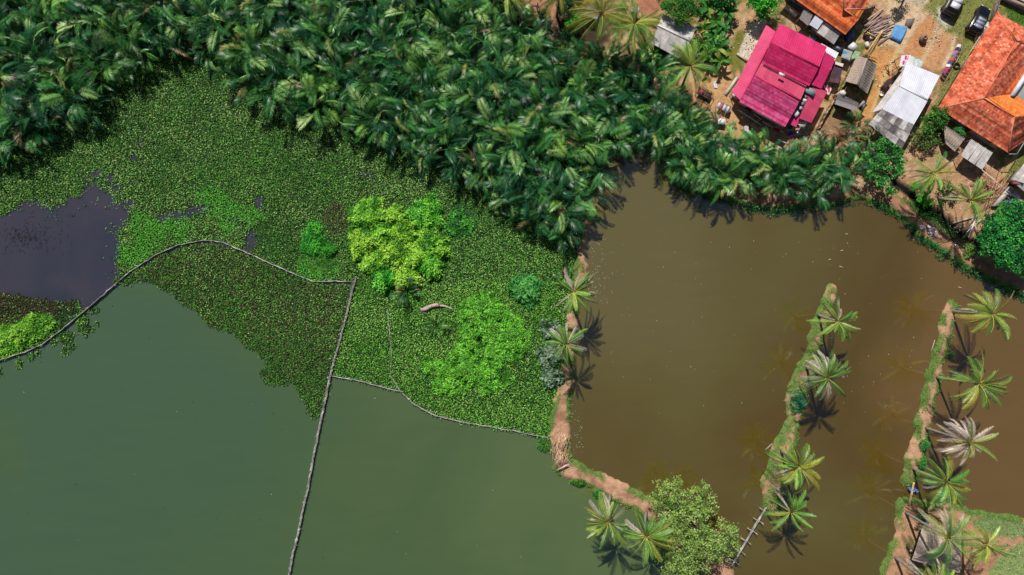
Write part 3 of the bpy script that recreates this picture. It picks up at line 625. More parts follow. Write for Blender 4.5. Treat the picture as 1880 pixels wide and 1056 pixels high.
# leafy fringe hanging over the waterline of the bank path
q = poly_sdf(PX, PY, SHORE)
X = rg.uniform(1205, 1900, 90000); Y = rg.uniform(280, 580, 90000); x = (X-940)*S; y = (528-Y)*S; q = samp(dm, x, y); pd = samp(sp_d, x, y)
k = (q > -.35) & (q < 1.25) & (pd > -1) & (poly_sdf(X, Y, SHORE) > -24) & (poly_sdf(X, Y, SHORE) < 14); x, y, q = x[k], y[k], q[k]; k = rg.random(len(x)) < .62*(fbm(x, y, 1.2, 2) > .36); x, y, q = x[k], y[k], q[k]; n = len(x); print('fringe', n)
az = rg.uniform(0, 6.283, n); el = rg.uniform(-.2, .9, n); d = np.stack([np.cos(az)*np.cos(el), np.sin(az)*np.cos(el), np.sin(el)], 1); nr = rdir(rg, n)*.6+np.array((0, 0, 1.)); nr /= np.linalg.norm(nr, axis=1)[:, None]
b_ = fbm(x, y, .8, 5); col = np.where((b_ > .5)[:, None], np.array(lin((46, 124, 44))), np.array(lin((26, 88, 40))))*(1+rg.normal(0, .2, (n, 1)))
c = np.stack([x, y, np.maximum(samp(GZ, x, y), 0)+.05+.5*b_*rg.random(n)], 1); L_ = rg.uniform(.16, .34, n); g = Geo(); g.add(*kites(c, d, L_, L_*.55, nr, np.clip(col, .004, .9), .1))
tag(g.build('bank_weeds', m_leaf), 'dark green leafy weeds fringing the waterline of the curved bank path', 'weeds', kind='stuff')

# ------------------------------------------------------------------ palms, bananas, trees
def coconut(cx, cy, bx, by, h, L, nf, dry, seed, label, yellow=0., sun=0., thick=.17, bend=.5):
    rg = np.random.default_rng(seed); b = G(bx, by, -.1); top = P(cx, cy, h)
    root = empty('coconut_palm', b, label, 'coconut palm')
    t = np.linspace(0, 1, 12)[:, None]; ctrl = b+(top-b)*np.array((.62, .62, .42)) if bend else b
    c1 = b*(1-t)+ctrl*t; c2 = ctrl*(1-t)+top*t; path = c1*(1-t)+c2*t
    g = Geo(); g.tube(path, np.linspace(thick*1.15, thick*.72, 12)*(1+.05*np.sin(np.arange(12)*2.1)), 9)
    for q in range(1, 30):                                      # leaf scar rings
        s = q/30; p = path[int(s*11)]*(1-(s*11 % 1))+path[min(11, int(s*11)+1)]*(s*11 % 1); dirn = norm(path[min(11, int(s*11)+1)]-path[int(s*11)])
        g.tube([p-dirn*.025, p+dirn*.025], (thick*1.17-.42*thick*s)*1.05, 8)
    g.build('trunk', m_bark, root, smooth=True)
    gg = Geo(); gd = Geo(); nd = 0
    greens = [np.array(lin(c)) for c in ((96, 156, 58), (128, 182, 74), (62, 124, 52), (158, 196, 96))]
    nf = int(nf*rg.uniform(1.45, 1.9))
    for k in range(nf):
        az = k*2.399+rg.normal(0, .4); az += .55*math.sin(az-seed*1.7)+seed; inner = k/nf
        el = R(-10+84*inner**1.15+rg.normal(0, 7)); droop = R(80-20*inner+rg.normal(0, 14)); LL = L*(1-.3*inner)*(.82+.32*rg.random())
        isdry = inner < dry*.95
        col = greens[rg.integers(4)]; rach = lin((206, 204, 100))
        if rg.random() < yellow*.6: col = np.array(lin((166, 170, 60))); rach = lin((200, 186, 90))
        if isdry: col = np.array(lin(((226, 212, 202), (230, 216, 196), (192, 176, 168))[rg.integers(3)])); rach = lin((196, 180, 130)); droop += R(8); el -= R(6)
        r0 = .12; base = top+np.array((math.cos(az)*r0, math.sin(az)*r0, -.15+.25*inner))
        frond(gd if isdry else gg, rg, base, az, el, LL*1.1, droop, 44, (.5 if isdry else .64)*L/3.6, .055, col*(.75+.65*rg.random()), 52, rg.choice([-62, -45, -20, 10, 25]) if not isdry else rg.choice([-50, -25, 0]), .5 if not isdry else .35, .14, rg.normal(0, .5), 1.25, rach, rg.normal(0, .35), .08); nd += isdry
    gg.build('crown', m_coco, root)
    if nd: tag(gd.build('dead_fronds', m_coco, root), 'pale dry fronds hanging round the crown')
    gn = Geo()
    for q in range(5):
        a = q*1.3+seed; c = top+np.array((math.cos(a)*.22, math.sin(a)*.22, -.3)); gn.lathe([(0.001, .13), (.09, .09), (.12, 0), (.08, -.1), (.001, -.13)], c, 7, lin((110, 120, 50)))
    gn.build('coconuts', m_leaf, root, smooth=True)
    return root
CP = [
 (1053, 536, 1047, 556, 7.6, 3.7, 20, .45, 1, 'coconut palm with greyish lower fronds, upper of two on the long earth bank', 0),
 (1040, 632, 1044, 655, 7.0, 3.2, 18, .45, 2, 'coconut palm with greyish lower fronds, lower of two on the long earth bank', 0),
 (1538, 590, 1503, 578, 6.8, 3.3, 15, .1, 3, 'small green coconut palm at the top of the middle palm strip', 0),
 (1519, 694, 1480, 672, 7.6, 3.7, 20, .5, 4, 'coconut palm with mauve grey dead fronds, second from the top of the middle strip', 0),
 (1466, 856, 1434, 826, 7.4, 3.9, 20, .1, 5, 'wide yellow green coconut palm on the lower part of the middle palm strip', .35),
 (1452, 940, 1427, 895, 6.6, 3.5, 17, .12, 6, 'coconut palm leaning over the pond beside the upper end of the bamboo bridge', .1),
 (1822, 577, 1750, 572, 8.2, 3.9, 17, .06, 7, 'green coconut palm leaning over the water from the top of the right palm strip', .15),
 (1797, 704, 1720, 693, 8.6, 4.0, 22, .05, 8, 'full green coconut palm leaning right, second on the right palm strip', .05),
 (1780, 812, 1700, 786, 8.8, 3.9, 20, .82, 9, 'withered coconut palm with a whitish grey crown on the right palm strip', .3),
 (1737, 886, 1677, 861, 8.2, 3.8, 19, .05, 10, 'green coconut palm leaning from the foot of the right palm strip beside the plank crossing', .3),
 (1741, 988, 1663, 941, 9.4, 4.6, 22, .5, 11, 'tall coconut palm with bleached fronds spread over the thatched hut', .15),
 (1812, 1000, 1770, 975, 8.2, 3.3, 16, .0, 12, 'small bright yellow green coconut palm right of the thatched hut', .35),
 (1716, 1078, 1644, 1024, 8.6, 3.8, 18, .1, 13, 'coconut palm with pale trunk leaning out of the bottom edge below the hut', .2),
 (1117, 958, 1121, 909, 8.0, 3.8, 20, .3, 14, 'coconut palm with a pale trunk leaning over the green pond, left of the pair', .15),
 (1186, 985, 1187, 940, 8.2, 4.0, 21, .03, 15, 'lush coconut palm beside the big light green tree, right of the pair', .3),
 (1105, 26, 1096, 72, 8.6, 5.0, 21, .0, 16, 'large yellowing coconut palm with long orange stalks at the top edge of the grove', .55),
 (1165, 44, 1152, 84, 7.6, 4.4, 20, .0, 17, 'yellow green coconut palm just left of the grey corrugated shed', .3),
 (1268, 122, 1248, 172, 7.0, 4.2, 22, .05, 18, 'yellow green coconut palm below the grey corrugated shed', .4),
 (1714, 318, 1708, 352, 6.6, 3.4, 17, .15, 19, 'yellow green coconut palm below the shrubs near the orange roofed house', .5),
 (1781, 368, 1722, 362, 6.6, 3.6, 17, .1, 20, 'dark green coconut palm leaning right above the littered yard', .1),
 (1028, -12, 1022, 30, 7.0, 3.6, 16, .1, 21, 'yellow coconut palm cut by the top edge beside the footpath', .8),
 (930, -10, 930, 20, 6.6, 3.3, 15, .05, 22, 'green coconut palm cut by the top edge at the end of the dense grove', .2),
]
for c_ in CP: coconut(*c_)

def banana(px, py, n, L, seed, label, yellow=0., h=1.6, group=None):
    rg = np.random.default_rng(seed); b = G(px, py, -.05); root = empty('banana_plant', b, label, 'banana plant', group)
    g = Geo(); g.tube([b, b+np.array((.05, .03, h*.6)), b+np.array((.02, .05, h))], [.16, .12, .08], 8, lin((120, 130, 70))); g.build('stem', m_any, root, smooth=True)
    g = Geo()
    for k in range(n):
        az = k*2.399+rg.normal(0, .3); el = R(30+45*k/n); m = 9; t = np.linspace(0, 1, m); e = el-R(70)*t**1.3
        LL = L*(.8+.4*rg.random()); D = np.stack([np.cos(e)*np.cos(az), np.cos(e)*np.sin(az), np.sin(e)], 1)
        pts = b+np.array((0, 0, h))+np.vstack([[0, 0, 0], np.cumsum(D[1:]*LL/(m-1), 0)]); Sd = np.array((-math.sin(az), math.cos(az), 0)); w = .26*LL/1.9*np.clip(np.sin(math.pi*np.clip(t*1.02, .02, .97)), .04, 1)**.6
        col = np.array(lin((52, 130, 40) if rg.random() > yellow else (150, 160, 70)))*(.8+.45*rg.random())
        V = np.stack([pts+Sd*w[:, None]+(0, 0, -.0), pts-(0, 0, .05), pts-Sd*w[:, None]], 1); V[:, 0, 2] += w*.25-.02; V[:, 2, 2] += w*.25-.02
        V = V.reshape(-1, 3); F = [(3*i+j, 3*i+j+1, 3*i+j+4, 3*i+j+3) for i in range(m-1) for j in (0, 1) if rg.random() > .08]
        g.add(V, F, vary(rg, len(V), col, .08, .03)); g.tube(pts, np.linspace(.03, .01, m), 3, lin((150, 180, 80)))
    g.build('leaves', m_leaf, root)
BNL = ['topmost left', 'topmost middle', 'upper right', 'large upper middle', 'upper left', 'central', 'right central', 'large lower middle', 'lower left', 'small middle', 'small left', 'small topmost right', 'small topmost left', 'lowest right']
BN = 'banana plants crowding the slope between the grey shed and the red roofed house'
for k, (px, py, L) in enumerate([(1298, 22, 2.1), (1316, 18, 2.0), (1330, 30, 1.9), (1308, 46, 2.2), (1288, 62, 1.8), (1304, 72, 1.9), (1318, 62, 1.6), (1312, 96, 2.0), (1296, 108, 1.9), (1306, 84, 1.7), (1284, 88, 1.5), (1322, 8, 1.8), (1284, 8, 1.6), (1318, 118, 1.6)]):
    banana(px, py, 9, L, 40+k, BNL[k]+' banana plant of the thicket between the grey shed and the red house', .12, 1.5, BN)
banana(1372, 262, 8, 2.2, 71, 'yellowish banana plant with stiff star leaves in front of the red roofed house', .75)
for k, (px, py) in enumerate([(1180, 118), (1198, 130), (1196, 104), (1176, 96), (1188, 146)]):
    banana(px, py, 9, 1.7, 80+k, ('leftmost', 'right', 'topmost', 'upper left', 'lowest')[k]+' dark leafy plant at the grove edge left of the grey shed', .0, 1.2, 'leafy plants at the grove edge left of the grey shed')

def tree(name, bx, by, lobes, cols, leaf, dens, label, cat='tree', trunk=.22, aspect=.55, clump=.5, twig=None, open_=.0):
    """lobes: (px, py, z centre, radius m)"""
    rg = np.random.default_rng(int(bx*3+by)); b = G(bx, by, -.15); root = empty(name, b, label, cat)
    gt = Geo(); gc = Geo(); cols = np.array([lin(c) for c in cols]); hub = b+np.array((0, 0, max(.5, lobes[0][2]*.45)))
    gt.tube([b, (b+hub)/2+rg.normal(0, .08, 3), hub], [trunk*1.25, trunk, trunk*.85], 9)
    for lx, ly, lz, r in lobes:
        c = P(lx, ly, lz); gt.tube([hub, (hub+c)/2+rg.normal(0, .2, 3)+(0, 0, .1), c], [trunk*.6, trunk*.42, trunk*.2], 6)
        nc = max(6, int(16*r*r*(1-open_))); v = rdir(rg, nc); v[:, 2] = np.abs(v[:, 2])*.9-.22; rr = r*rg.uniform(.55, 1.08, nc)[:, None]
        cc = c+v*rr*np.array((1, 1, .72)); tone = rg.random(nc)
        for q in range(nc):
            if q % 3 == 0: gt.tube([c, (c+cc[q])/2+rg.normal(0, .08, 3), cc[q]], [trunk*.16+.01, trunk*.1+.008, .012], 4)
            n = int(dens*rg.uniform(.6, 1.4)); off = rdir(rg, n)*clump*rg.random(n)[:, None]**.5*rg.uniform(.7, 1.3)*np.array((1, 1, .7))
            pc = cc[q]+off; nr = rdir(rg, n)*.65+v[q]*.4+np.array((0, 0, .6)); nr /= np.linalg.norm(nr, axis=1)[:, None]
            d = np.cross(nr, rdir(rg, n)); L = leaf*rg.uniform(.7, 1.35, n)
            ci = np.clip((tone[q]*len(cols)+rg.normal(0, .45, n)).astype(int), 0, len(cols)-1)
            gc.add(*kites(pc, d, L, L*aspect, nr, np.clip(cols[ci]*(1+rg.normal(0, .13, (n, 1))), .004, .9), .08))
    gt.build('trunk', m_barkb, root, smooth=True); gc.build('crown', m_leaf, root)
    if twig:
        g = Geo()
        for q in range(twig):
            lx, ly, lz, r = lobes[rg.integers(len(lobes))]; c = P(lx, ly, lz); v = rdir(rg, 1)[0]; v[2] = abs(v[2])*.8; p = c+v*r*rg.uniform(.6, 1.0); a = rdir(rg, 1)[0]*.35; g.tube([p, p+a], [.018, .008], 3, lin((150, 135, 118)))
        tag(g.build('twigs', m_straw, root), kind='stuff')
    return root
LG = [(92, 122, 52), (136, 166, 72), (162, 194, 88), (186, 210, 120)]
tree('mangrove_tree', 1262, 985, [(1228, 902, 4.2, 2.1), (1205, 920, 3.8, 1.3), (1238, 935, 4.4, 2.4), (1282, 908, 4.4, 1.9), (1298, 930, 4.2, 1.6), (1268, 960, 4.8, 2.9), (1225, 975, 4.0, 2.0), (1325, 982, 4.3, 2.3), (1338, 1002, 4.0, 1.5), (1296, 1008, 4.6, 2.6), (1258, 1012, 4.4, 2.5), (1250, 1050, 4.2, 2.3), (1290, 1030, 3.6, 1.5), (1275, 1078, 4.2, 1.8), (1228, 1036, 3.8, 1.4)],
     LG, .25, 26, 'big light green twiggy tree at the corner of the green and brown ponds', clump=.55, twig=420, open_=.34, aspect=.5)
tree('mango_tree', 1848, 442, [(1838, 420, 3.8, 2.4), (1866, 398, 4.0, 2.3), (1880, 430, 4.2, 2.6), (1825, 445, 3.4, 2.0), (1850, 462, 3.8, 2.5), (1880, 475, 3.6, 2.4), (1904, 450, 4.0, 2.6), (1815, 425, 3.0, 1.3)],
     [(24, 96, 40), (40, 132, 48), (64, 162, 58), (90, 184, 70)], .34, 26, 'round dark green leafy tree at the right edge beside the bank path', clump=.6)
tree('shade_tree', 1246, 22, [(1240, 12, 4.6, 1.6), (1262, 10, 4.8, 1.7), (1250, 24, 4.4, 1.4), (1274, 22, 4.2, 1.0), (1224, 6, 4.2, 1.2), (1250, -12, 4.4, 1.6), (1243, 38, 3.9, .55)],
     [(56, 112, 40), (84, 140, 44), (118, 160, 44)], .2, 42, 'yellow green tree overhanging the upper edge of the grey corrugated shed', clump=.4)
tree('shade_tree', 1402, 10, [(1392, 2, 3.6, 1.3), (1408, 8, 3.8, 1.4), (1400, 18, 3.2, .9), (1418, -4, 3.6, 1.3), (1398, 26, 2.6, .6)],
     [(50, 140, 34), (76, 180, 40), (110, 200, 50)], .3, 30, 'bright green tree at the top edge above the red roofed house', clump=.5)
tree('fruit_tree', 1716, 222, [(1722, 212, 3.0, 1.3), (1728, 224, 2.8, 1.0), (1706, 236, 2.6, 1.0), (1708, 218, 2.8, .9)],
     [(30, 96, 34), (52, 124, 40), (74, 146, 48)], .26, 34, 'dense dark green shrub at the corner of the orange tiled roof', 'shrub', trunk=.09, clump=.4)
tree('fruit_tree', 1702, 252, [(1690, 244, 2.2, 1.0), (1710, 252, 2.2, 1.0), (1698, 264, 2.0, .9), (1718, 262, 1.8, .7), (1680, 256, 1.8, .7)],
     [(62, 104, 46), (88, 130, 56), (108, 140, 70)], .24, 22, 'loose olive green shrub between the white roofed shed and the thatched lean-to', 'shrub', trunk=.07, clump=.4, open_=.2)
tree('fruit_tree', 1626, 310, [(1620, 266, 2.8, 1.0), (1642, 284, 3.0, 1.1), (1616, 298, 3.2, 1.2), (1646, 312, 2.8, 1.0), (1622, 336, 2.6, 1.0), (1600, 322, 2.4, .8), (1594, 288, 2.4, .7), (1656, 298, 2.0, .6), (1636, 350, 2.0, .6)],
     [(44, 120, 44), (66, 152, 56), (104, 184, 84)], .32, 20, 'leafy green tree below the patched sheet roof, right of the palms', trunk=.12, clump=.45)
tree('fruit_tree', 1760, 244, [(1761, 241, 2.4, .75), (1765, 246, 2.3, .5)], [(60, 140, 60), (90, 170, 76)], .2, 40, 'small round bright green shrub under the eave of the orange tiled house', 'shrub', trunk=.05, clump=.35)
tree('fruit_tree', 1052, 42, [(1050, 36, 2.4, .9), (1058, 34, 2.5, .8), (1044, 42, 2.2, .6)], [(30, 150, 40), (50, 190, 50), (90, 210, 70)], .22, 40, 'small vivid green shrub in the shadow beside the dirt footpath', 'shrub', trunk=.05, clump=.35)
tree('fruit_tree', 998, 30, [(997, 27, 1.6, .8)], [(40, 84, 40), (70, 110, 50)], .22, 50, 'small round dull green bush on the dirt footpath', 'bush', trunk=.05, clump=.4)
tree('shade_tree', 1040, 12, [(1038, 8, 3.2, 1.4), (1052, 4, 3.2, 1.3), (1030, 16, 2.8, .9)], [(22, 66, 34), (34, 84, 40)], .26, 34, 'dark green tree right of the footpath at the top edge', clump=.45)
tree('shade_tree', 1656, -14, [(1654, -10, 2.8, .9), (1664, -16, 2.8, .9)], [(34, 84, 40), (50, 110, 46)], .24, 34, 'small dark tree at the top edge above the paved yard', clump=.4)
tree('shade_tree', 1345, 0, [(1335, -6, 3.2, 1.2), (1318, -10, 3.2, 1.3)], [(40, 110, 40), (62, 136, 50)], .28, 28, 'green tree cut by the top edge above the banana thicket', clump=.45)
tree('yard_shrub', 1738, 352, [(1735, 345, 1.8, 1.0), (1745, 360, 1.5, .9), (1722, 375, 1.2, .7)], [(40, 96, 40), (66, 124, 50)], .24, 24, 'dark green shrub under the two palms of the littered yard', 'shrub', trunk=.05, clump=.4)
tree('yard_shrub', 1690, 350, [(1684, 345, 1.4, .8), (1695, 362, 1.3, .8), (1702, 374, 1.1, .7)], [(60, 150, 36), (90, 184, 50)], .22, 34, 'bright yellow green shrub on the edge of the dark ditch', 'shrub', trunk=.05, clump=.4)
# nipa seedlings standing alone
def nipa_at(px, py, sc, nf, seed, label, dead=.03, cat='nipa palm', name='nipa_palm', spread=1.3, tint=None):
    g = nipa_geo(seed, int(nf*1.3), 4.2, dead, spread); me = g.mesh(name); me.materials.append(m_nipa)
    p = P(px, py, 0); p[2] = max(0, gz(px, py))
    o = bpy.data.objects.new(name, me); COL.objects.link(o); o.location = [float(v) for v in p]; o.scale = (sc,)*3; return tag(o, label, cat)
nipa_at(748, 533, .68, 15, 301, 'small nipa palm with a few brown fronds at the foot of the lime green clump', .12)
nipa_at(803, 598, .58, 12, 302, 'small dark nipa palm just below the pale driftwood log')
mound('fern_bush', 965, 532, 29, 1.3, 700, [(44, 128, 50), (78, 168, 66), (126, 198, 96)], .55, 'bushy bluish green plant left of the upper coconut palm of the long earth bank', 'bush', aspect=.28, rough=.5)
nipa_at(1035, 508, .55, 12, 304, 'small nipa palm at the top of the long earth bank behind the upper coconut palm')
nipa_at(555, 518, .26, 6, 305, 'tiny nipa seedling caught on the curved net fence')
nipa_at(1560, 235, .85, 16, 306, 'large nipa palm with orange dead fronds below the small grey hut', .35)
nipa_at(1535, 262, .8, 20, 307, 'withered brown nipa palm beside the plank fence below the red roofed house', .9)
nipa_at(1590, 262, .85, 15, 308, 'dark nipa palm between the withered one and the patched sheet roof', .1)
nipa_at(1500, 290, .6, 14, 309, 'half withered nipa palm at the end of the dark drain', .6)
nipa_at(1572, 292, .8, 15, 310, 'full nipa palm above the bank path left of the leafy green tree', .1)
nipa_at(1545, 308, .75, 14, 311, 'nipa palm with yellowish fronds arching over the bank path', .15)
nipa_at(1594, 306, .7, 14, 312, 'nipa palm with a fan of long fronds closest to the leafy green tree', .05)

# ------------------------------------------------------------------ fences, bridges, driftwood
def dens_path(pts, step):
    out = []
    for (ax, ay), (bx, by) in zip(pts[:-1], pts[1:]):
        n = max(1, int(math.hypot(bx-ax, by-ay)/step)); out += [(ax+(bx-ax)*k/n, ay+(by-ay)*k/n) for k in range(n)]
    return out+[pts[-1]]
def net_fence(name, pts, label, h=.45, post=14, sticks=True, wide=.13, seed=0, tops=None, maxpost=95):
    rg = np.random.default_rng(seed); dp = dens_path(pts, 8); w = [P(a, b, 0)+np.array((rg.normal(0, .03), rg.normal(0, .03), 0)) for a, b in dp]
    root = empty(name, w[0], label, 'fence')
    g = Geo(); up = [p+(0, 0, h) for p in w]
    g.tube(up, wide*.42*(1+rg.normal(0, .25, len(up))).clip(.4, 1.7), 5); g.tube([p+np.array((wide*.9, 0, -.08)) for p in up], wide*.36, 5); g.build('top_rail', m_bamboo, root, smooth=True)
    g = Geo()
    for a, b in zip(w[:-1], w[1:]):                    # netting hung from the rail
        t = norm(b-a); sd = np.array((-t[1], t[0], 0))*.02
        V = [a-(0, 0, .3), b-(0, 0, .3), b+(0, 0, h-.03), a+(0, 0, h-.03)]
        g.add(np.array([v+sd for v in V]+[v-sd for v in V]), [(0, 1, 2, 3), (7, 6, 5, 4), (0, 4, 5, 1), (3, 2, 6, 7)])
    g.build('netting', m_bamboo, root)
    pp = dens_path(pts, post)[:maxpost]
    for k, (a, b) in enumerate(pp):
        p = P(a, b, 0); g = Geo(); q = rg.normal(0, .12, 2); g.tube([p-(0, 0, .6), p+np.array((q[0], q[1], h+.28))], [.045, .035], 5)
        if sticks: g.tube([p+np.array((-.25, -.12, h-.35)), p+np.array((.28+rg.normal(0, .06), .22+rg.normal(0, .1), h+.16))], .032, 5)
        g.build('post', m_bamboo, root, smooth=True)
F1 = [(654, 510), (648, 530), (640, 565), (628, 612), (616, 655), (607, 690), (600, 725), (590, 770), (578, 830), (567, 890), (552, 960), (538, 1020), (528, 1075), (505, 1200)]
net_fence('bamboo_fence', F1, 'straight grey bamboo fence running down across the green pond to the bottom edge', h=.5, post=9, wide=.13, seed=2)
net_fence('net_fence', NET[:-1], 'long curved net fence with grey poles around the dull hyacinth mat', h=.4, post=16, sticks=False, wide=.10, seed=3)
net_fence('net_fence', [(607, 690), (650, 697), (690, 707), (735, 718), (760, 742), (800, 763), (850, 775), (900, 783), (950, 792), (1005, 803)], 'thin net fence with short sticks along the lower edge of the bright hyacinth mat', h=.3, post=9, wide=.08, seed=4)
net_fence('stick_fence', [(712, 568), (716, 612), (720, 650), (718, 690), (737, 719)], 'thin broken line of sticks standing in the hyacinth left of the creepers', h=.42, post=22, sticks=False, wide=.04, seed=5)
g = Geo(); lg = [P(774, 570, .25), P(782, 567, .35), P(792, 562, .4), P(801, 560, .45), P(806, 561, .4)]; g.tube(lg, [.22, .34, .26, .27, .3], 10)
g.tube([P(775, 572, .2), P(784, 577, .1)], [.1, .04], 6); g.tube([P(806, 561, .35), P(817, 562, .3), P(827, 566, .25), P(833, 568, .15)], [.16, .13, .13, .08], 8)
g.tube([P(776, 568, .3), P(769, 565, .2)], [.12, .04], 6)
tag(g.build('driftwood_log', M('driftwood', [(150, 128, 124), (205, 180, 172)], 3, .85, bump=.6), loc=P(800, 565, 0), smooth=True), 'pale pinkish driftwood log lying on the hyacinth mat', 'log')
def bridge(name, a, b, w, label, z=.75, legs=True, n=3, mat=None, step=.11):
    A = P(*a, z); B = P(*b, z); t = norm(B-A); sd = np.array((-t[1], t[0], 0)); root = empty(name, (A[0], A[1], .3), label, 'footbridge'); L = np.linalg.norm(B-A); rg = np.random.default_rng(int(a[0]))
    for k in range(n):
        g = Geo(); o = sd*(k-(n-1)/2)*w/n; pts = [A+o+t*L*q/8+rg.normal(0, .02, 3) for q in range(9)]; g.tube(pts, w/n*.42, 7); g.build('pole', mat or m_bamboo, root, smooth=True)
    if legs:
        for q in np.linspace(.08, .95, 6):
            p = A+t*L*q
            for s in (-1, 1):
                g = Geo(); g.tube([p+sd*s*.25-(0, 0, 1.2), p+sd*s*(.62+rg.random()*.15)+(0, 0, .35)], .04, 6); g.build('leg', m_bamboo, root, smooth=True)
            g = Geo(); g.tube([p-sd*(.5+.3*rg.random())-(0, 0, .12), p+sd*(.6+.3*rg.random())-(0, 0, .1)], .05, 6); g.build('crosspiece', m_bamboo, root, smooth=True)
bridge('bamboo_bridge', (1343, 1040), (1406, 932), .28, 'narrow pale bamboo bridge crossing from the tree corner to the middle palm strip')
bridge('plank_crossing', (1678, 885), (1669, 927), .3, 'short yellowish plank crossing at the foot of the right palm strip', .7, False, 2, m_ywood)
g = Geo(); rg = np.random.default_rng(8)
for k in range(150):
    px, py = rg.normal(1028, 9), rg.uniform(806, 852); a = R(90)+rg.normal(0, .35); l = rg.uniform(.8, 2.6); p = G(px, py, .12+.35*rg.random()); dd_ = np.array((math.cos(a)*l/2, math.sin(a)*l/2, rg.normal(0, .1)))
    g.tube([p-dd_, p+dd_], rg.uniform(.015, .035), 4, np.array(lin(((205, 170, 140), (225, 195, 165), (180, 140, 112))[rg.integers(3)])))
tag(g.build('bamboo_heap', m_straw, loc=G(1028, 830)), 'heap of split dry bamboo lying across the earth bank', 'bamboo heap')
g = Geo()
for k in range(7): g.tube([G(1022+k*.5, 862-k*.4, .5+.02*k), G(1038+k, 852-k*.3, .55+.02*k)], .05, 5, lin((215, 190, 190)))
tag(g.build('plank_bundle', m_straw, loc=G(1030, 857)), 'pale bundle of poles at the lower end of the bamboo heap', 'poles')
SK = [(1759, 527, 1767, 530), (1541, 489, 1548, 492), (1543, 461, 1548, 459), (1709, 646, 1716, 624), (1405, 826, 1418, 814), (1521, 477, 1526, 476), (1552, 430, 1557, 430)]
for k, (a, b, c, d) in enumerate(SK):
    g = Geo(); g.tube([P(a, b, .03), P((a+c)/2+.6, (b+d)/2, .06), P(c, d, .03)], [.06, .07, .04], 6, lin((175, 160, 145)))
    lb = ['floating pale stick below the bank path beside the right palm strip', 'floating stick in the brown pond above the middle palm strip', None, 'long thin pole floating left of the right palm strip', 'crooked stick at the waterline left of the middle palm strip', None, None][k]
    tag(g.build('floating_stick', m_straw, loc=P(a, b, 0)), lb or 'tiny floating stick in the upper brown pond', 'stick', None if lb else 'tiny sticks floating in the brown pond')
g = Geo(); rg = np.random.default_rng(33)
for k in range(240):
    if k < 110: px, py = rg.normal(1090, 20), rg.uniform(420, 560)
    elif k < 150: px, py = rg.normal(1058, 5), rg.uniform(740, 850)
    else: px, py = rg.uniform(1100, 1700), rg.uniform(440, 760)
    if land_sdf(np.array([px]), np.array([py]))[0] < 4: continue
    g.box(P(px, py, .012), (rg.uniform(.04, .13), rg.uniform(.03, .09), .02), rg.uniform(0, 3), lin((190, 190, 176)))
for k in range(60):
    px, py = rg.uniform(0, 1060), rg.uniform(560, 1050)
    if py > 700 or px < 420: g.box(P(px, py, .012), (rg.uniform(.05, .22), rg.uniform(.04, .12), .02), rg.uniform(0, 3), lin((44, 58, 40) if k % 3 else (150, 160, 140)))
tag(g.build('floating_scum', m_straw), 'scattered tiny flecks floating on the ponds', 'flecks', kind='stuff')
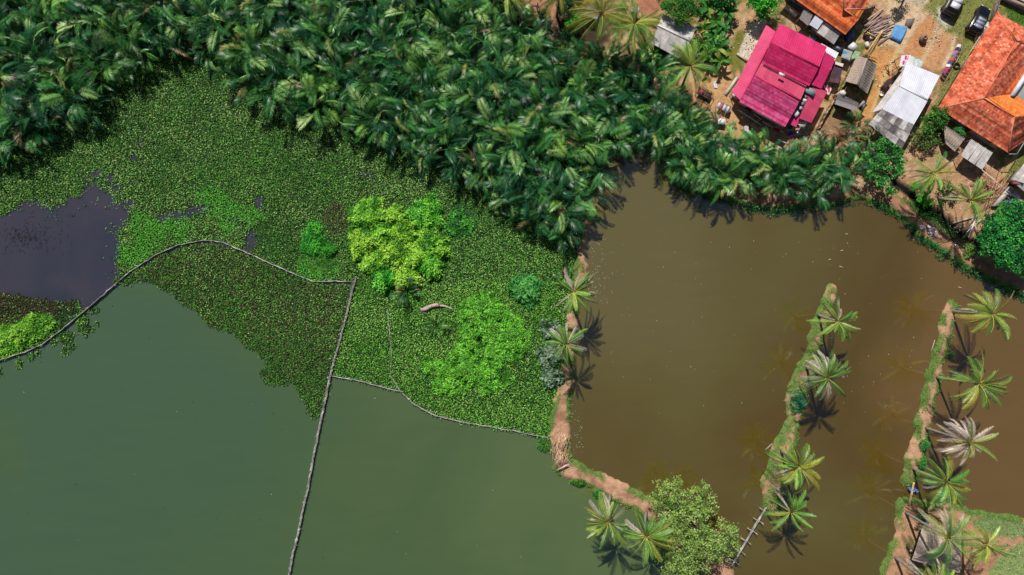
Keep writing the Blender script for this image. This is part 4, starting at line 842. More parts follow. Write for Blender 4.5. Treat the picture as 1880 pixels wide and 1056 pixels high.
# ------------------------------------------------------------------ roofs and buildings
def patch(pts, pitch, prof, parent, name, mat, step=0., sh=.03, thick=.05, res=4, label=None):
    """a roof face from a convex outline of (px, py, z); the first edge is the eave; prof: 'rib','tile','flat','wave'"""
    W = [P(*p) for p in pts]; U = norm(W[1]-W[0]); up = W[2]-W[1] if len(W) > 3 else W[-1]-W[0]
    ctr = sum(W)/len(W); N = np.zeros(3)
    for i in range(len(W)): N += np.cross(W[i]-ctr, W[(i+1) % len(W)]-ctr)
    N = norm(N); N = N if N[2] > 0 else -N; U = norm(U-N*np.dot(U, N)); Vv = np.cross(N, U)
    q = np.array([(np.dot(w-ctr, U), np.dot(w-ctr, Vv)) for w in W]); v0, v1 = q[:, 1].min(), q[:, 1].max(); u0, u1 = q[:, 0].min(), q[:, 0].max()
    rows = [v0, v1] if not step else None; extra = [w_[1] for w_ in q]
    if step:
        rows = []; n = max(1, int(round((v1-v0)/step)))
        for k in range(n): a = v0+(v1-v0)*k/n; b = v0+(v1-v0)*(k+1)/n; rows += [(a+.001, 1), (b-.02 if k < n-1 else b, 0)]
        down = ctr[2]
    else: rows = [(r_, 0) for r_ in sorted(set(np.round([v0, v1]+extra+list(np.linspace(v0, v1, 6)), 4)))]
    # steps overlap downhill: lower end of every course sits proud
    flip = 1 if Vv[2] >= 0 else -1
    nc = max(1, int(round((u1-u0)/pitch))); us = np.linspace(u0, u1, nc*res+1); ph = np.arange(nc*res+1) % res
    if prof == 'rib': off = np.where(ph == 0, .03, 0.) if res > 1 else 0*us
    elif prof == 'tile': off = .016*np.sin(math.pi*ph/res)
    elif prof == 'wave': off = .02*np.cos(2*math.pi*ph/res)
    else: off = 0*us
    def span(v):
        xs_ = []
        for i in range(len(q)):
            a, b = q[i], q[(i+1) % len(q)]
            if min(a[1], b[1])-1e-6 <= v <= max(a[1], b[1])+1e-6:
                if abs(a[1]-b[1]) < 1e-6: xs_ += [a[0], b[0]]
                else: xs_.append(a[0]+(b[0]-a[0])*np.clip((v-a[1])/(b[1]-a[1]), 0, 1))
        return (min(xs_), max(xs_)) if xs_ else (0, 0)
    V = []; UV = []; nu = len(us); rgp = np.random.default_rng(int(abs(pts[0][0]*13+pts[0][1])))
    sag = rgp.normal(0, .012, (len(rows), 1))
    for (v, s_), sg in zip(rows, sag):
        lo, hi = span(min(max(v, v0), v1)); uc = np.clip(us, lo, hi)
        o = off+(sh*(s_ if flip > 0 else 1-s_) if step else 0)+(sg[0] if prof != 'flat' else 0)
        V.append(ctr+uc[:, None]*U+v*Vv+(o[:, None] if isinstance(o, np.ndarray) else o)*N); UV.append(np.stack([uc-u0, np.full(nu, (v-v0))], 1))
    nr_ = len(rows); V = np.vstack(V); UV = np.vstack(UV)
    i = np.arange(nr_-1)[:, None]*nu; j = np.arange(nu-1)[None]; F = np.stack([i+j, i+j+1, i+nu+j+1, i+nu+j], -1).reshape(-1, 4)
    a = V[F]; ar = np.linalg.norm(np.cross(a[:, 2]-a[:, 0], a[:, 3]-a[:, 1]), axis=1); F = F[ar > 1e-5]
    g = Geo(); g.add(V, F, (1, 1, 1), UV)
    # underside and edges
    lowp = [ctr+a_*U+b_*Vv-N*thick for a_, b_ in q]; topp = [ctr+a_*U+b_*Vv-N*.002 for a_, b_ in q]; n = len(q)
    g.add(np.array(lowp+topp), [(i_, (i_+1) % n, n+(i_+1) % n, n+i_) for i_ in range(n)], (1, 1, 1)); g.F.setdefault(n, []).append(np.array([list(range(n))])+g.n-2*n)
    o = g.build(name, mat, parent, uv=True)
    if label: tag(o, label)
    return o
def walls(parent, fp, z0, z1, mat, name='wall', inset=.35, openings=True, seed=0):
    """walls below the eaves; fp: eave corners in photo pixels at height z1"""
    W = np.array([P(a, b, z1)[:2] for a, b in fp]); c = W.mean(0); W = c+(W-c)*(1-inset/np.linalg.norm(W-c, axis=1)[:, None]); n = len(W)
    g = Geo(); g.prism(W, z0, z1-.12); o = g.build(name, mat, parent)
    if openings:
        for i in range(n):
            a, b = W[i], W[(i+1) % n]; L = np.linalg.norm(b-a); t = (b-a)/L; nrm_ = np.array((t[1], -t[0])); mid_ = (a+b)/2
            if np.dot(nrm_, mid_-c) < 0: nrm_ = -nrm_
            k = int(L/2.6)
            for q in range(k):
                p = a+t*L*(q+.5)/k; dz = 1.05 if q % 3 == 1 else 1.45; hh = 2.0 if q % 3 == 1 else 1.0; top = min(z1-.4, z0+ (2.0 if q % 3 == 1 else 2.0))
                lo = z0+.02 if q % 3 == 1 else z0+1.0
                if top-lo < .3: continue
                g = Geo(); g.box((*(p+nrm_*.0), (lo+top)/2), (.9, .10, top-lo), math.atan2(t[1], t[0]))
                g.build('door' if q % 3 == 1 else 'window', m_door if q % 3 == 1 else m_glass, o)
    return o
m_door = M('brown_door', [(80, 52, 36), (110, 74, 50)], 2, .6); m_glass = M('dark_glass', [(22, 26, 30), (34, 38, 44)], 2, .15, spec=.6)
def ridge(parent, pts, r, col, name='ridge_cap', mat=None):
    g = Geo(); g.tube([P(*p)+(0, 0, .01) for p in pts], r*1.15, 6, col, .4); return g.build(name, mat or m_any, parent, smooth=True)
MAG = M_cell('magenta_sheet', [(214, 44, 106), (220, 50, 112), (224, 58, 118)], .9, 30, [(205, 190, 205), (255, 255, 255)], .5, .55, spec=.3, fine=.1)
MAGT = M_cell('magenta_tile_sheet', [(230, 40, 108), (238, 54, 118), (244, 70, 130)], .35, .42, [(215, 205, 214), (255, 255, 255)], .5, .55, spec=.3, fine=.1, lap_shade=.16)
MAGL = M_cell('light_magenta_tile_sheet', [(232, 70, 128), (244, 92, 148), (250, 120, 170)], .35, .42, [(205, 190, 205), (255, 255, 255)], .5, .6, spec=.3, fine=.1, lap_shade=.2)
MAGF = M_cell('faded_pink_sheet', [(196, 66, 104), (206, 74, 110), (214, 84, 116)], .6, 2.5, [(215, 205, 210), (255, 255, 255)], .6, .6, spec=.25, fine=.1)
TIL = M_cell('clay_tile', [(214, 98, 52), (238, 124, 68), (248, 142, 84), (226, 108, 62), (252, 164, 112)], .24, .32, [(190, 160, 160), (240, 228, 224), (255, 255, 255)], .7, .85, fine=.3, lap_shade=.14)
TILR = M_cell('weathered_clay_tile', [(200, 92, 60), (236, 130, 92), (246, 150, 116), (216, 108, 76), (252, 188, 156)], .24, .32, [(140, 104, 104), (225, 205, 200), (255, 252, 250)], .9, .9, fine=.3, lap_shade=.14)
TILN = M_cell('new_clay_tile', [(232, 128, 56), (242, 146, 72), (246, 156, 84)], .24, .32, [(205, 180, 170), (255, 255, 255)], .8, .85, fine=.2)
ASB = M_cell('asbestos_sheet', [(156, 150, 150), (200, 194, 192), (218, 212, 210), (176, 168, 166), (240, 234, 230)], 1.05, 1.6, [(180, 172, 170), (255, 255, 255)], 1.4, .9, fine=.4)
ASBL = M_cell('pale_asbestos_sheet', [(194, 190, 188), (210, 206, 204), (220, 216, 214)], 1.05, 2.0, [(190, 184, 184), (255, 255, 255)], 1.2, .9, fine=.3)
WHT = M_cell('white_metal_sheet', [(224, 226, 238), (230, 232, 242), (234, 236, 244)], .8, 6, [(225, 222, 226), (255, 255, 255)], .6, .4, spec=.4, fine=.1)
THA = M('thatch', [(150, 130, 120), (204, 184, 168), (232, 214, 196)], 3, .95, bump=1.0, bscale=14, dist=.12, coord='Generated', stretch=(9, 9, 9), detail=8)
THD = M('dark_thatch', [(150, 138, 142), (200, 188, 188)], 3, .95, bump=1.0, bscale=14, dist=.1, coord='Generated', stretch=(8, 8, 8), detail=8)

# red roofed house
h = empty('red_roofed_house', G(1440, 140), 'house with a large magenta red metal roof in two gables beside the palms', 'house')
patch([(1431.9, 43.7, 3.45), (1518, 86.2, 3.45), (1503.4, 123.3, 4.35), (1416, 76.9, 4.35)], .30, 'rib', h, 'roof_slope', MAG)
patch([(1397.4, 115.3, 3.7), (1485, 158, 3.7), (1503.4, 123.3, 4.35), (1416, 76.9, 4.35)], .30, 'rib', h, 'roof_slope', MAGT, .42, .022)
patch([(1397.4, 116.5, 3.65), (1480.5, 157.6, 3.65), (1469, 184.3, 4.0), (1385.5, 137.9, 4.0)], .30, 'rib', h, 'roof_slope', MAGF)
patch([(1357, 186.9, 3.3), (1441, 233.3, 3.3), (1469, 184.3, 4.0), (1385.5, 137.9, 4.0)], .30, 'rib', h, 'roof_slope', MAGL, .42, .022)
patch([(1344, 169, 2.7), (1406.7, 46.4, 2.7), (1425, 58, 3.35), (1360, 186, 3.0)], .30, 'rib', h, 'veranda_roof', MAG)
patch([(1534.5, 108, 2.9), (1508, 163, 2.9), (1482, 153, 3.5), (1514, 95, 3.5)], .30, 'rib', h, 'side_roof', MAG)
patch([(1519, 168, 2.6), (1489.5, 226, 2.6), (1467, 217, 3.0), (1492, 158, 3.0)], .30, 'rib', h, 'side_roof', MAGF)
patch([(1461, 233.5, 2.4), (1446.5, 226, 2.4), (1456, 208, 2.65), (1470, 216, 2.65)], .28, 'rib', h, 'side_roof', MAG)
o_ = patch([(1507.5, 79.5, 2.8), (1539.5, 97, 2.8), (1532.6, 111, 2.95), (1512, 98, 2.95)], .30, 'rib', h, 'side_roof', WHT); tag(o_, 'white metal side roof at the upper corner')
for q in ([(1416, 76.9, 4.35), (1503.4, 123.3, 4.35)], [(1385.5, 137.9, 4.0), (1469, 184.3, 4.0)]): ridge(h, q, .1, lin((206, 46, 100)))
g = Geo(); g.beam(P(1386, 204, 3.0), P(1438, 233, 3.0), .12, .14, lin((225, 225, 228))); g.build('gutter', m_any, h)
g = Geo(); g.beam(P(1401, 119, 3.85), P(1480, 160, 3.85), .09, .1, lin((80, 50, 70))); g.build('valley_gutter', m_any, h)
g = Geo(); g.box(P(1435, 137, 4.6), (.75, .3, .18), R(-28), lin((232, 232, 236))); g.build('roof_vent', m_any, h)
walls(h, [(1437, 50), (1512, 88), (1441, 228), (1362, 184)], .3, 3.1, m_wall)
for a, b in ((1346, 168), (1366, 130), (1386, 90), (1406, 50)):
    g = Geo(); p = P(a, b, 2.6); g.tube([(p[0]+.2, p[1], .3), (p[0]+.2, p[1], 2.6)], .06, 6); g.build('veranda_post', m_any, h)
# top orange house
h = empty('orange_tiled_house', G(1540, 10), 'orange tiled house cut by the top edge above the red roofed house', 'house')
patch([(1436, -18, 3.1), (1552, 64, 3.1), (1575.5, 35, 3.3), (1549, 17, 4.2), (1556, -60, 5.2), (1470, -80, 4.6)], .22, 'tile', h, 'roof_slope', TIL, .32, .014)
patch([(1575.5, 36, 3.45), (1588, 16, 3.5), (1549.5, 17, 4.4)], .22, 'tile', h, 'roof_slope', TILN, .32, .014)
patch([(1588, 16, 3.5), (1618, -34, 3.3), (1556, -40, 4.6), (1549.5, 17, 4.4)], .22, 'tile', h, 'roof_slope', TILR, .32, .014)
for q in ([(1549.5, 17, 4.4), (1575.5, 36, 3.45)], [(1549.5, 17, 4.4), (1587, 16.5, 3.55)], [(1549.5, 17, 4.4), (1554, -36, 4.6)]): ridge(h, q, .08, lin((226, 140, 112)))
walls(h, [(1446, -24), (1551, 58), (1572, 36), (1606, -24)], .3, 3.1, M('blue_grey_wall', [(120, 120, 150), (140, 140, 165)], 2, .9), inset=.5)
def leanto(name, pts, prof, mat, label, cat='shed roof', pitch=.2, posts=True, thick=.05, z0=.35, step=0, wall=None):
    b = G(sum(p[0] for p in pts)/len(pts), sum(p[1] for p in pts)/len(pts)); r = empty(name, b, label, cat)
    patch(pts, pitch, prof, r, 'roof', mat, step=step, thick=thick)
    if posts:
        W = [P(*p) for p in pts]; c = sum(W)/len(W)
        for w in W:
            w2 = w+(c-w)*.07; g = Geo(); g.tube([(w2[0], w2[1], z0-.15), (w2[0], w2[1], w2[2]-.03)], .055, 6); g.build('post', m_wood, r, smooth=True)
    if wall: walls(r, [(p[0], p[1]) for p in pts], z0, min(p[2] for p in pts), wall, openings=False, inset=.3)
    return r
leanto('side_shed', [(1467, 34, 2.2), (1483.4, 47.7, 2.2), (1492.5, 27, 2.8), (1476, 18, 2.8)], 'wave', THD, 'rough brown roofed lean-to at the left end of the row behind the red roof', 'lean-to', thick=.12)
leanto('side_shed', [(1485, 45, 2.35), (1500.5, 54.5, 2.35), (1512, 37.5, 2.9), (1497, 28, 2.9)], 'wave', WHT, 'light blue grey metal lean-to roof in the row under the orange tiles', 'lean-to')
leanto('side_shed', [(1490, 52, 2.05), (1530.6, 81.5, 2.05), (1545, 59, 2.7), (1512, 38.5, 2.7)], 'wave', ASB, 'long grey brown sheet lean-to under the orange tiles', 'lean-to', wall=m_dwall)
# big orange house right
h = empty('orange_tiled_house', G(1800, 150), 'large house with hipped orange clay tile roofs at the right edge', 'house')
T = (1831, 21.3, 3.2); L_ = (1721.5, 199, 3.2); R1 = (1865, 77.3, 4.3); R2 = (1807.6, 180.4, 4.3); R3 = (1862, 214.5, 4.2); B_ = (1851, 281, 3.1)
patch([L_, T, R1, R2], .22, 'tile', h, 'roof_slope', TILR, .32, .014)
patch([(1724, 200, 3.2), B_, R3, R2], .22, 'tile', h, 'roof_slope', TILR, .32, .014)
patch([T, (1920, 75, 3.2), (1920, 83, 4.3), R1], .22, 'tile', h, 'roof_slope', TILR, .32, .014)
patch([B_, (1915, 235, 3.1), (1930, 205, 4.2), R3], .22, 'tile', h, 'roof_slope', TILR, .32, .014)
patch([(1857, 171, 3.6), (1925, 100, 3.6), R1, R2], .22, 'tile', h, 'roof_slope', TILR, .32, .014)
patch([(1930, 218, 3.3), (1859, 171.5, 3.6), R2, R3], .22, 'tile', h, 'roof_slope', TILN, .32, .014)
patch([(1858, 172, 3.7), (1892, 118, 3.7), (1884, 112, 3.9), (1846, 172, 3.9)], .22, 'tile', h, 'inner_roof', TIL, .32, .014)
for q in ([T, R1], [R1, R2], [R2, L_], [R2, R3], [R3, B_], [R1, (1920, 83, 4.3)]): ridge(h, q, .08, lin((222, 130, 100)))
g = Geo(); g.prism([P(a, b, 4.1)[:2] for a, b in ((1858, 174), (1888, 128), (1892, 132), (1864, 176))], .4, 4.15, lin((225, 225, 232))); g.build('courtyard_wall', m_any, h)
g = Geo(); g.prism([P(a, b, 2)[:2] for a, b in ((1866, 178), (1900, 135), (1930, 160), (1900, 200))], .4, .9, lin((150, 82, 110))); g.build('courtyard_floor', m_any, h)
g = Geo()
for a, b in ((0.25, .6), (.6, .95)): pass
g.beam(P(1852, 283, 3.0), P(1867, 283, 3.0), .08, .08, lin((170, 170, 175))); g.beam(P(1867, 283, 3.0), P(1880, 262, 3.0), .08, .08, lin((170, 170, 175))); g.build('gutter', m_any, h)
walls(h, [(1829, 32), (1730, 198), (1849, 274), (1910, 232), (1920, 85)], .3, 3.1, m_wall, inset=.6)
# white roofed shed
h = empty('white_roofed_shed', G(1660, 190), 'long shed with a white corrugated metal roof and a patched grey lower end', 'shed')
patch([(1725, 139, 3.5), (1663.5, 114, 3.5), (1651.6, 157, 3.85), (1702.7, 183.5, 3.85)], .26, 'rib', h, 'roof_slope', WHT)
patch([(1619, 200, 3.4), (1676.5, 230, 3.4), (1703, 185, 3.83), (1651.6, 157.5, 3.83)], .26, 'rib', h, 'roof_slope', WHT)
rq = np.random.default_rng(12); cr = [P(1596, 227, 2.8), P(1654, 272, 2.8), P(1676.5, 231.5, 3.35), P(1619, 201, 3.35)]; g = Geo(); nu_, nv_ = 6, 3
def bil(u, v): return cr[0]*(1-u)*(1-v)+cr[1]*u*(1-v)+cr[2]*u*v+cr[3]*(1-u)*v
for b_ in range(nv_):
    for a_ in range(nu_):                               # loose overlapping sheets, each weathered differently
        e = rq.normal(0, .012, 4); u0, u1, v0, v1 = a_/nu_-.01+e[0], (a_+1)/nu_+.015+e[1], b_/nv_-.04+e[2], (b_+1)/nv_+.03+e[3]; c_ = lin([(112, 104, 106), (150, 142, 142), (176, 168, 166), (206, 200, 198), (132, 124, 124), (234, 230, 228)][rq.integers(6)]); n_ = 12; V = []
        for q_ in range(n_+1):
            for v_ in (v0, v1): V.append(bil(u0+(u1-u0)*q_/n_, v_)+np.array((0, 0, .03*(b_+1)*(1 if v_ == v0 else .6)+.012*math.cos(q_*3.14)+rq.normal(0, .003)+.008*(a_ % 2))))
        g.add(V, [(2*q_, 2*q_+2, 2*q_+3, 2*q_+1) for q_ in range(n_)], c_); g.add(np.array(V)-(0, 0, .012), [(2*q_+1, 2*q_+3, 2*q_+2, 2*q_) for q_ in range(n_)], c_)
o_ = g.build('patched_roof', M('worn_sheet', [(170, 168, 168), (255, 255, 255)], 2.2, .9, attr=True, bump=.4, detail=8), h); tag(o_, 'patchwork of grey sheets at the lower end')
o_ = patch([(1601, 207, 2.5), (1660, 126, 2.9), (1653, 155, 3.3), (1620, 200.5, 3.2)], .2, 'wave', h, 'side_roof', ASBL)
ridge(h, [(1651.6, 157, 3.85), (1702.7, 183.5, 3.85)], .12, lin((222, 224, 232)))
walls(h, [(1720, 145), (1665, 122), (1612, 210), (1660, 255)], .3, 2.6, m_wall, inset=.5)
# thatched huts
def thatched(name, L1, L2, label, base, mat=THA, cat='hut', wall=m_dwall, z0=.35):
    r = empty(name, G(*base), label, cat)
    for L in (L1, L2):
        if L: patch(L, .35, 'wave', r, 'roof_slope', mat, step=.4, sh=.03, thick=.14)
    return r
h = thatched('thatched_hut', [(1552, 149, 2.3), (1574, 102, 2.3), (1591, 107, 3.3), (1575, 156, 3.3)], [(1611, 121, 2.3), (1592, 172, 2.3), (1575, 156, 3.3), (1591, 107, 3.3)], 'grey brown thatched gable hut between the red roof and the white roofed shed', (1582, 135))
walls(h, [(1571, 108), (1605, 122), (1590, 160), (1560, 148)], .3, 2.2, m_dwall, inset=.3)
ridge(h, [(1591, 107, 3.35), (1575, 156, 3.35)], .14, lin((170, 156, 148)))
h = thatched('small_hut', [(1571, 204.5, 2.2), (1532, 191, 2.2), (1540.6, 171, 2.45), (1577, 188, 2.45)], None, 'small low hut with a grey violet sheet roof below the thatched gable hut', (1555, 190), THD)
walls(h, [(1541, 175), (1574, 189), (1569, 201), (1536, 189)], .3, 1.95, m_dwall, inset=.3)
g = Geo(); g.beam(P(1575, 199, 2.2), P(1587, 186, 2.6), .35, .05, lin((160, 148, 144))); g.beam(P(1579, 203, 1.7), P(1590, 191, 2.0), .5, .05, lin((50, 40, 50))); g.build('side_board', m_any, h)
leanto('thatched_leanto', [(1736, 264, 2.0), (1752.6, 278, 2.0), (1772, 254, 2.6), (1732, 227, 2.6)], 'wave', THA, 'ragged brown thatched lean-to beside the orange tiled house', 'lean-to', .35, thick=.12, step=.4, wall=m_dwall)
r_ = leanto('open_shed', [(1763.7, 285.6, 2.5), (1803, 311.5, 2.5), (1823, 279.7, 2.9), (1783, 255, 2.9)], 'wave', ASBL, 'open shed with a grey sheet roof divided by two pale strips', 'shed')
for k in (1/3, 2/3):
    a = np.array(P(1763.7+(1803-1763.7)*k, 285.6+(311.5-285.6)*k, 2.56)); b = np.array(P(1783+40*k, 255+24.7*k, 2.96)); g = Geo(); g.beam(a, b, .14, .05, lin((200, 195, 190))); g.build('roof_batten', m_any, r_)
h = empty('grey_roofed_house', G(1880, 330), 'grey sheet roofed house with a red ridge strip at the right edge', 'house')
patch([(1857, 330, 2.8), (1900, 275, 2.8), (1925, 300, 3.6), (1880, 336, 3.6)], .2, 'wave', h, 'roof_slope', ASB)
patch([(1858, 332, 2.8), (1896, 366, 2.8), (1925, 340, 3.6), (1880, 337, 3.6)], .2, 'wave', h, 'roof_slope', ASB)
ridge(h, [(1858, 337, 2.95), (1925, 338, 3.7)], .07, lin((190, 50, 60)))
walls(h, [(1862, 328), (1890, 300), (1925, 315), (1900, 350)], .3, 2.7, m_wall, inset=.4)
g = Geo(); g.prism([P(a, b, .9)[:2] for a, b in ((1821, 378), (1855, 342), (1861, 347), (1829, 379))], .3, 1.1); tag(g.build('concrete_wall', m_conc, loc=G(1840, 360)), 'thick pale concrete wall beside the grey roofed house', 'wall')
g = Geo(); g.tube([P(1803, 312, 2.5), P(1836, 340, 1.8), P(1872, 368, 1.2)], .05, 6, lin((235, 228, 225))); tag(g.build('water_pipe', m_any, loc=G(1803, 312)), 'thin white pipe stretched from the open shed to the concrete wall', 'pipe')
g = Geo(); g.tube([P(1848, 352, 1.1), P(1870, 368, 1.2)], .05, 6, lin((215, 205, 205))); g.box(G(1857, 364, .08), (1.9, 1.5, .1), R(45), lin((215, 208, 220))); tag(g.build('paved_step', m_any, loc=G(1857, 364)), 'pale paved step beside the concrete wall', 'step')
# grey shed
h = empty('grey_shed', G(1236, 65), 'shed with a pale grey sheet roof above the palm grove', 'shed')
patch([(1218, 25.5, 2.9), (1278, 51, 2.9), (1267.5, 75.5, 3.4), (1208, 46, 3.4)], .2, 'wave', h, 'roof_slope', ASBL)
patch([(1196.5, 80, 2.7), (1246, 107, 2.7), (1267.5, 75.5, 3.4), (1208, 46, 3.4)], .2, 'wave', h, 'roof_slope', ASBL)
ridge(h, [(1208, 46, 3.42), (1267.5, 75.5, 3.42)], .12, lin((215, 212, 210)))
walls(h, [(1220, 32), (1270, 54), (1244, 100), (1202, 78)], .3, 2.7, m_dwall, inset=.3)
leanto('tin_shed', [(1072, 28, 2.0), (1096, 36, 2.0), (1104, 16, 2.4), (1080, 8, 2.4)], 'wave', ASBL, 'small bleached tin roof half hidden under the yellowing palm', 'shed', wall=m_dwall)
leanto('tin_shed', [(1158, 20, 1.8), (1170, 25, 1.8), (1174, 13, 2.0), (1163, 8, 2.0)], 'wave', ASBL, 'small pale roof behind the palm left of the grey shed', 'shed', wall=m_dwall)
leanto('mauve_roofed_building', [(-60, 38, 3.0), (15, 20, 3.0), (14, -60, 3.6), (-60, -60, 3.6)], 'wave', M_cell('mauve_sheet', [(92, 78, 108), (120, 102, 126), (110, 92, 120)], 1, .5, [(200, 190, 200), (255, 255, 255)], 1, .8), 'mauve grey roof in the top left corner behind the palms', 'building', wall=m_wall, posts=False)
# hut by the lower right palms
h = empty('palm_thatch_hut', G(1725, 1015), 'square hut with a bleached palm leaf roof under the tall palm at the lower right', 'hut')
ap = (1727, 1008, 3.6); cs = [(1697, 958, 2.2), (1764, 975, 2.2), (1762, 1052, 2.2), (1674, 1028, 2.2)]
THP = M('bleached_thatch', [(168, 146, 134), (212, 192, 176), (238, 222, 206)], 3, .95, bump=1.0, bscale=14, dist=.12, coord='Generated', stretch=(9, 9, 9), detail=8)
for k in range(4): patch([cs[k], cs[(k+1) % 4], ap], .35, 'wave', h, 'roof_slope', THP, step=.4, sh=.035, thick=.12)
walls(h, [(1702, 966), (1758, 980), (1756, 1042), (1684, 1022)], .3, 2.1, m_dwall, inset=.5)
# low wall and road at the top right, pole bundle
g = Geo(); g.beam(P(1833, -6, .8), P(1905, 28, .8), .25, 1.2, lin((165, 140, 140))); tag(g.build('boundary_wall', m_any, loc=G(1860, 8)), 'low mauve boundary wall in the top right corner', 'wall')
sheet('side_road', [(1840, -10), (1910, 24), (1990, -40), (1900, -80)], .62, m_conc)
g = Geo()
for k in range(7): g.tube([G(1812+k*1.6, 44-k*.6, .5+.1*(k % 3)), G(1824+k*1.5, 0-k, .6+.1*(k % 2))], .05, 5)
tag(g.build('pole_bundle', m_wood, loc=G(1820, 20)), 'bundle of grey poles leaning beside the dark car', 'poles')
g = Geo(); g.prism([P(a, b, .5)[:2] for a, b in ((1812, 42), (1818, 44), (1798, 76), (1791, 72))], .3, .75); tag(g.build('concrete_kerb', m_conc, loc=G(1805, 58)), 'pale concrete kerb strip beside the big orange roof', 'kerb')

# ------------------------------------------------------------------ vehicles, people, goods
def loft(g, secs, k=16, C=(.5, .5, .5)):
    """secs: (x, half width, z low, z high, squareness)"""
    V = []
    for x, w, z0, z1, p in secs:
        for t in np.arange(k)*2*math.pi/k:
            c, s = math.cos(t), math.sin(t); V.append((x, w*np.sign(c)*abs(c)**p, (z0+z1)/2+(z1-z0)/2*np.sign(s)*abs(s)**p))
    n = len(secs); F = [(i*k+j, i*k+(j+1) % k, (i+1)*k+(j+1) % k, (i+1)*k+j) for i in range(n-1) for j in range(k)]
    g.add(V, F, C); g.F.setdefault(k, []).append(np.array([list(range(k))[::-1], ])+g.n-n*k); g.F[k].append(np.array([list(range(k))])+g.n-k)
def rotz(g, loc, rz):
    c0, s0 = math.cos(rz), math.sin(rz); g.V = [v @ np.array([[c0, s0, 0], [-s0, c0, 0], [0, 0, 1]])+np.asarray(loc) for v in g.V]; return g
def vehicle(name, loc, rz, L, W, H, paint, roofmat, label, cat, van=False):
    r = empty(name, loc, label, cat, rz=rz); e = L/2
    def add(nm, g, m, parent=None, smooth=True):
        rotz(g, loc, rz); return g.build(nm, m, parent or r, smooth=smooth)
    g = Geo(); b = .42; hood = .95 if not van else 1.05
    loft(g, [(-e, W*.40, .35, .75, .5), (-e+.08, W*.47, .3, hood-.05, .35), (-e+.6, W*.5, .25, hood+.05, .3), (0, W*.5, .25, hood+.08, .28), (e-1.1, W*.5, .25, hood+.02, .3), (e-.35, W*.48, .28, hood-.1, .35), (e-.05, W*.42, .32, .72, .45), (e, W*.36, .38, .62, .5)]); add('body', g, paint)
    c1 = -e+(.15 if not van else .08); c2 = e-(1.35 if not van else .7)
    g = Geo(); loft(g, [(c1, W*.42, hood-.05, hood+.1, .4), (c1+.28, W*.43, hood-.05, H-.06, .3), (c1+.5, W*.42, hood-.05, H-.02, .3), ((c1+c2)/2-.1, W*.42, hood-.05, H-.01, .3), (c2-.75, W*.41, hood-.05, H-.05, .3), (c2, W*.40, hood-.05, hood+.02, .4)]); add('windows', g, m_glass)
    x0, x1 = c1+.35, c2-.85; ln = (x1-x0)/3
    for k in range(3):
        g = Geo(); g.box((x0+ln*(k+.5), 0, H+.005), (ln-.05, W*.68, .05)); add('roof_panel', g, roofmat, smooth=False)
    for s in (-1, 1):
        g = Geo(); g.tube([(x0, s*W*.37, H+.02), (x1, s*W*.37, H+.02)], .035, 5); add('roof_rail', g, paint)
        g = Geo(); g.box((e-.12, s*W*.33, .7), (.1, .3, .14)); add('headlight', g, m_lamp, smooth=False)
        g = Geo(); g.box((-e+.03, s*W*.38, .85), (.08, .14, .3)); add('taillight', g, m_tail, smooth=False)
        g = Geo(); g.box((c2-.45, s*(W*.5+.09), hood+.12), (.16, .2, .13)); add('mirror', g, paint, smooth=False)
        for x in (-e+.8, e-.85):
            g = Geo(); g.lathe([(.18, -.1), (.3, -.1), (.32, 0), (.3, .1), (.18, .1)], (x, s*(W*.5-.06), .32), 14, axis='z'); 
            vv = g.V[0]; c = np.array((x, s*(W*.5-.06), .32)); vv = vv-c; g.V[0] = np.stack([vv[:, 0], vv[:, 2], vv[:, 1]], 1)+c
            wh = add('wheel', g, m_tyre); g = Geo(); g.lathe([(.001, -.06), (.19, -.08), (.19, .08), (.001, .06)], c, 12); vv = g.V[0]-c; g.V[0] = np.stack([vv[:, 0], vv[:, 2], vv[:, 1]], 1)+c
            rotz(g, loc, rz); g.build('rim', m_metal, wh, smooth=True)
    g = Geo(); g.box((-e+.02, 0, .42), (.12, W*.8, .16)); add('bumper', g, m_tyre, smooth=False); g = Geo(); g.box((e-.01, 0, .42), (.12, W*.7, .16)); add('bumper', g, m_tyre, smooth=False)
    return r
m_lamp = M('lamp_glass', [(210, 210, 215)], 2, .2); m_tail = M('tail_lamp', [(150, 20, 24)], 2, .3); m_tyre = M('rubber', [(28, 28, 30)], 2, .8); m_metal = M('steel', [(170, 172, 176)], 2, .35, metal=.8)
p_black = M('black_paint', [(12, 14, 26), (18, 20, 34)], 2, .2, spec=.6); p_white = M('white_paint', [(214, 214, 222), (226, 226, 232)], 2, .3, spec=.5); p_silver = M('silver_roof', [(120, 124, 146), (150, 154, 172)], 3, .35, spec=.6)
vehicle('parked_car', G(1791, 41), R(60), 4.3, 1.72, 1.65, p_black, p_silver, 'black car with a silvery grey panelled roof parked on the grass', 'car')
vehicle('parked_van', G(1747, 4), R(62), 4.6, 1.8, 1.9, M('dark_van_paint', [(64, 56, 66), (84, 74, 84)], 2, .3), p_white, 'van with a white roof cut by the top edge beside the paved yard', 'van', True)

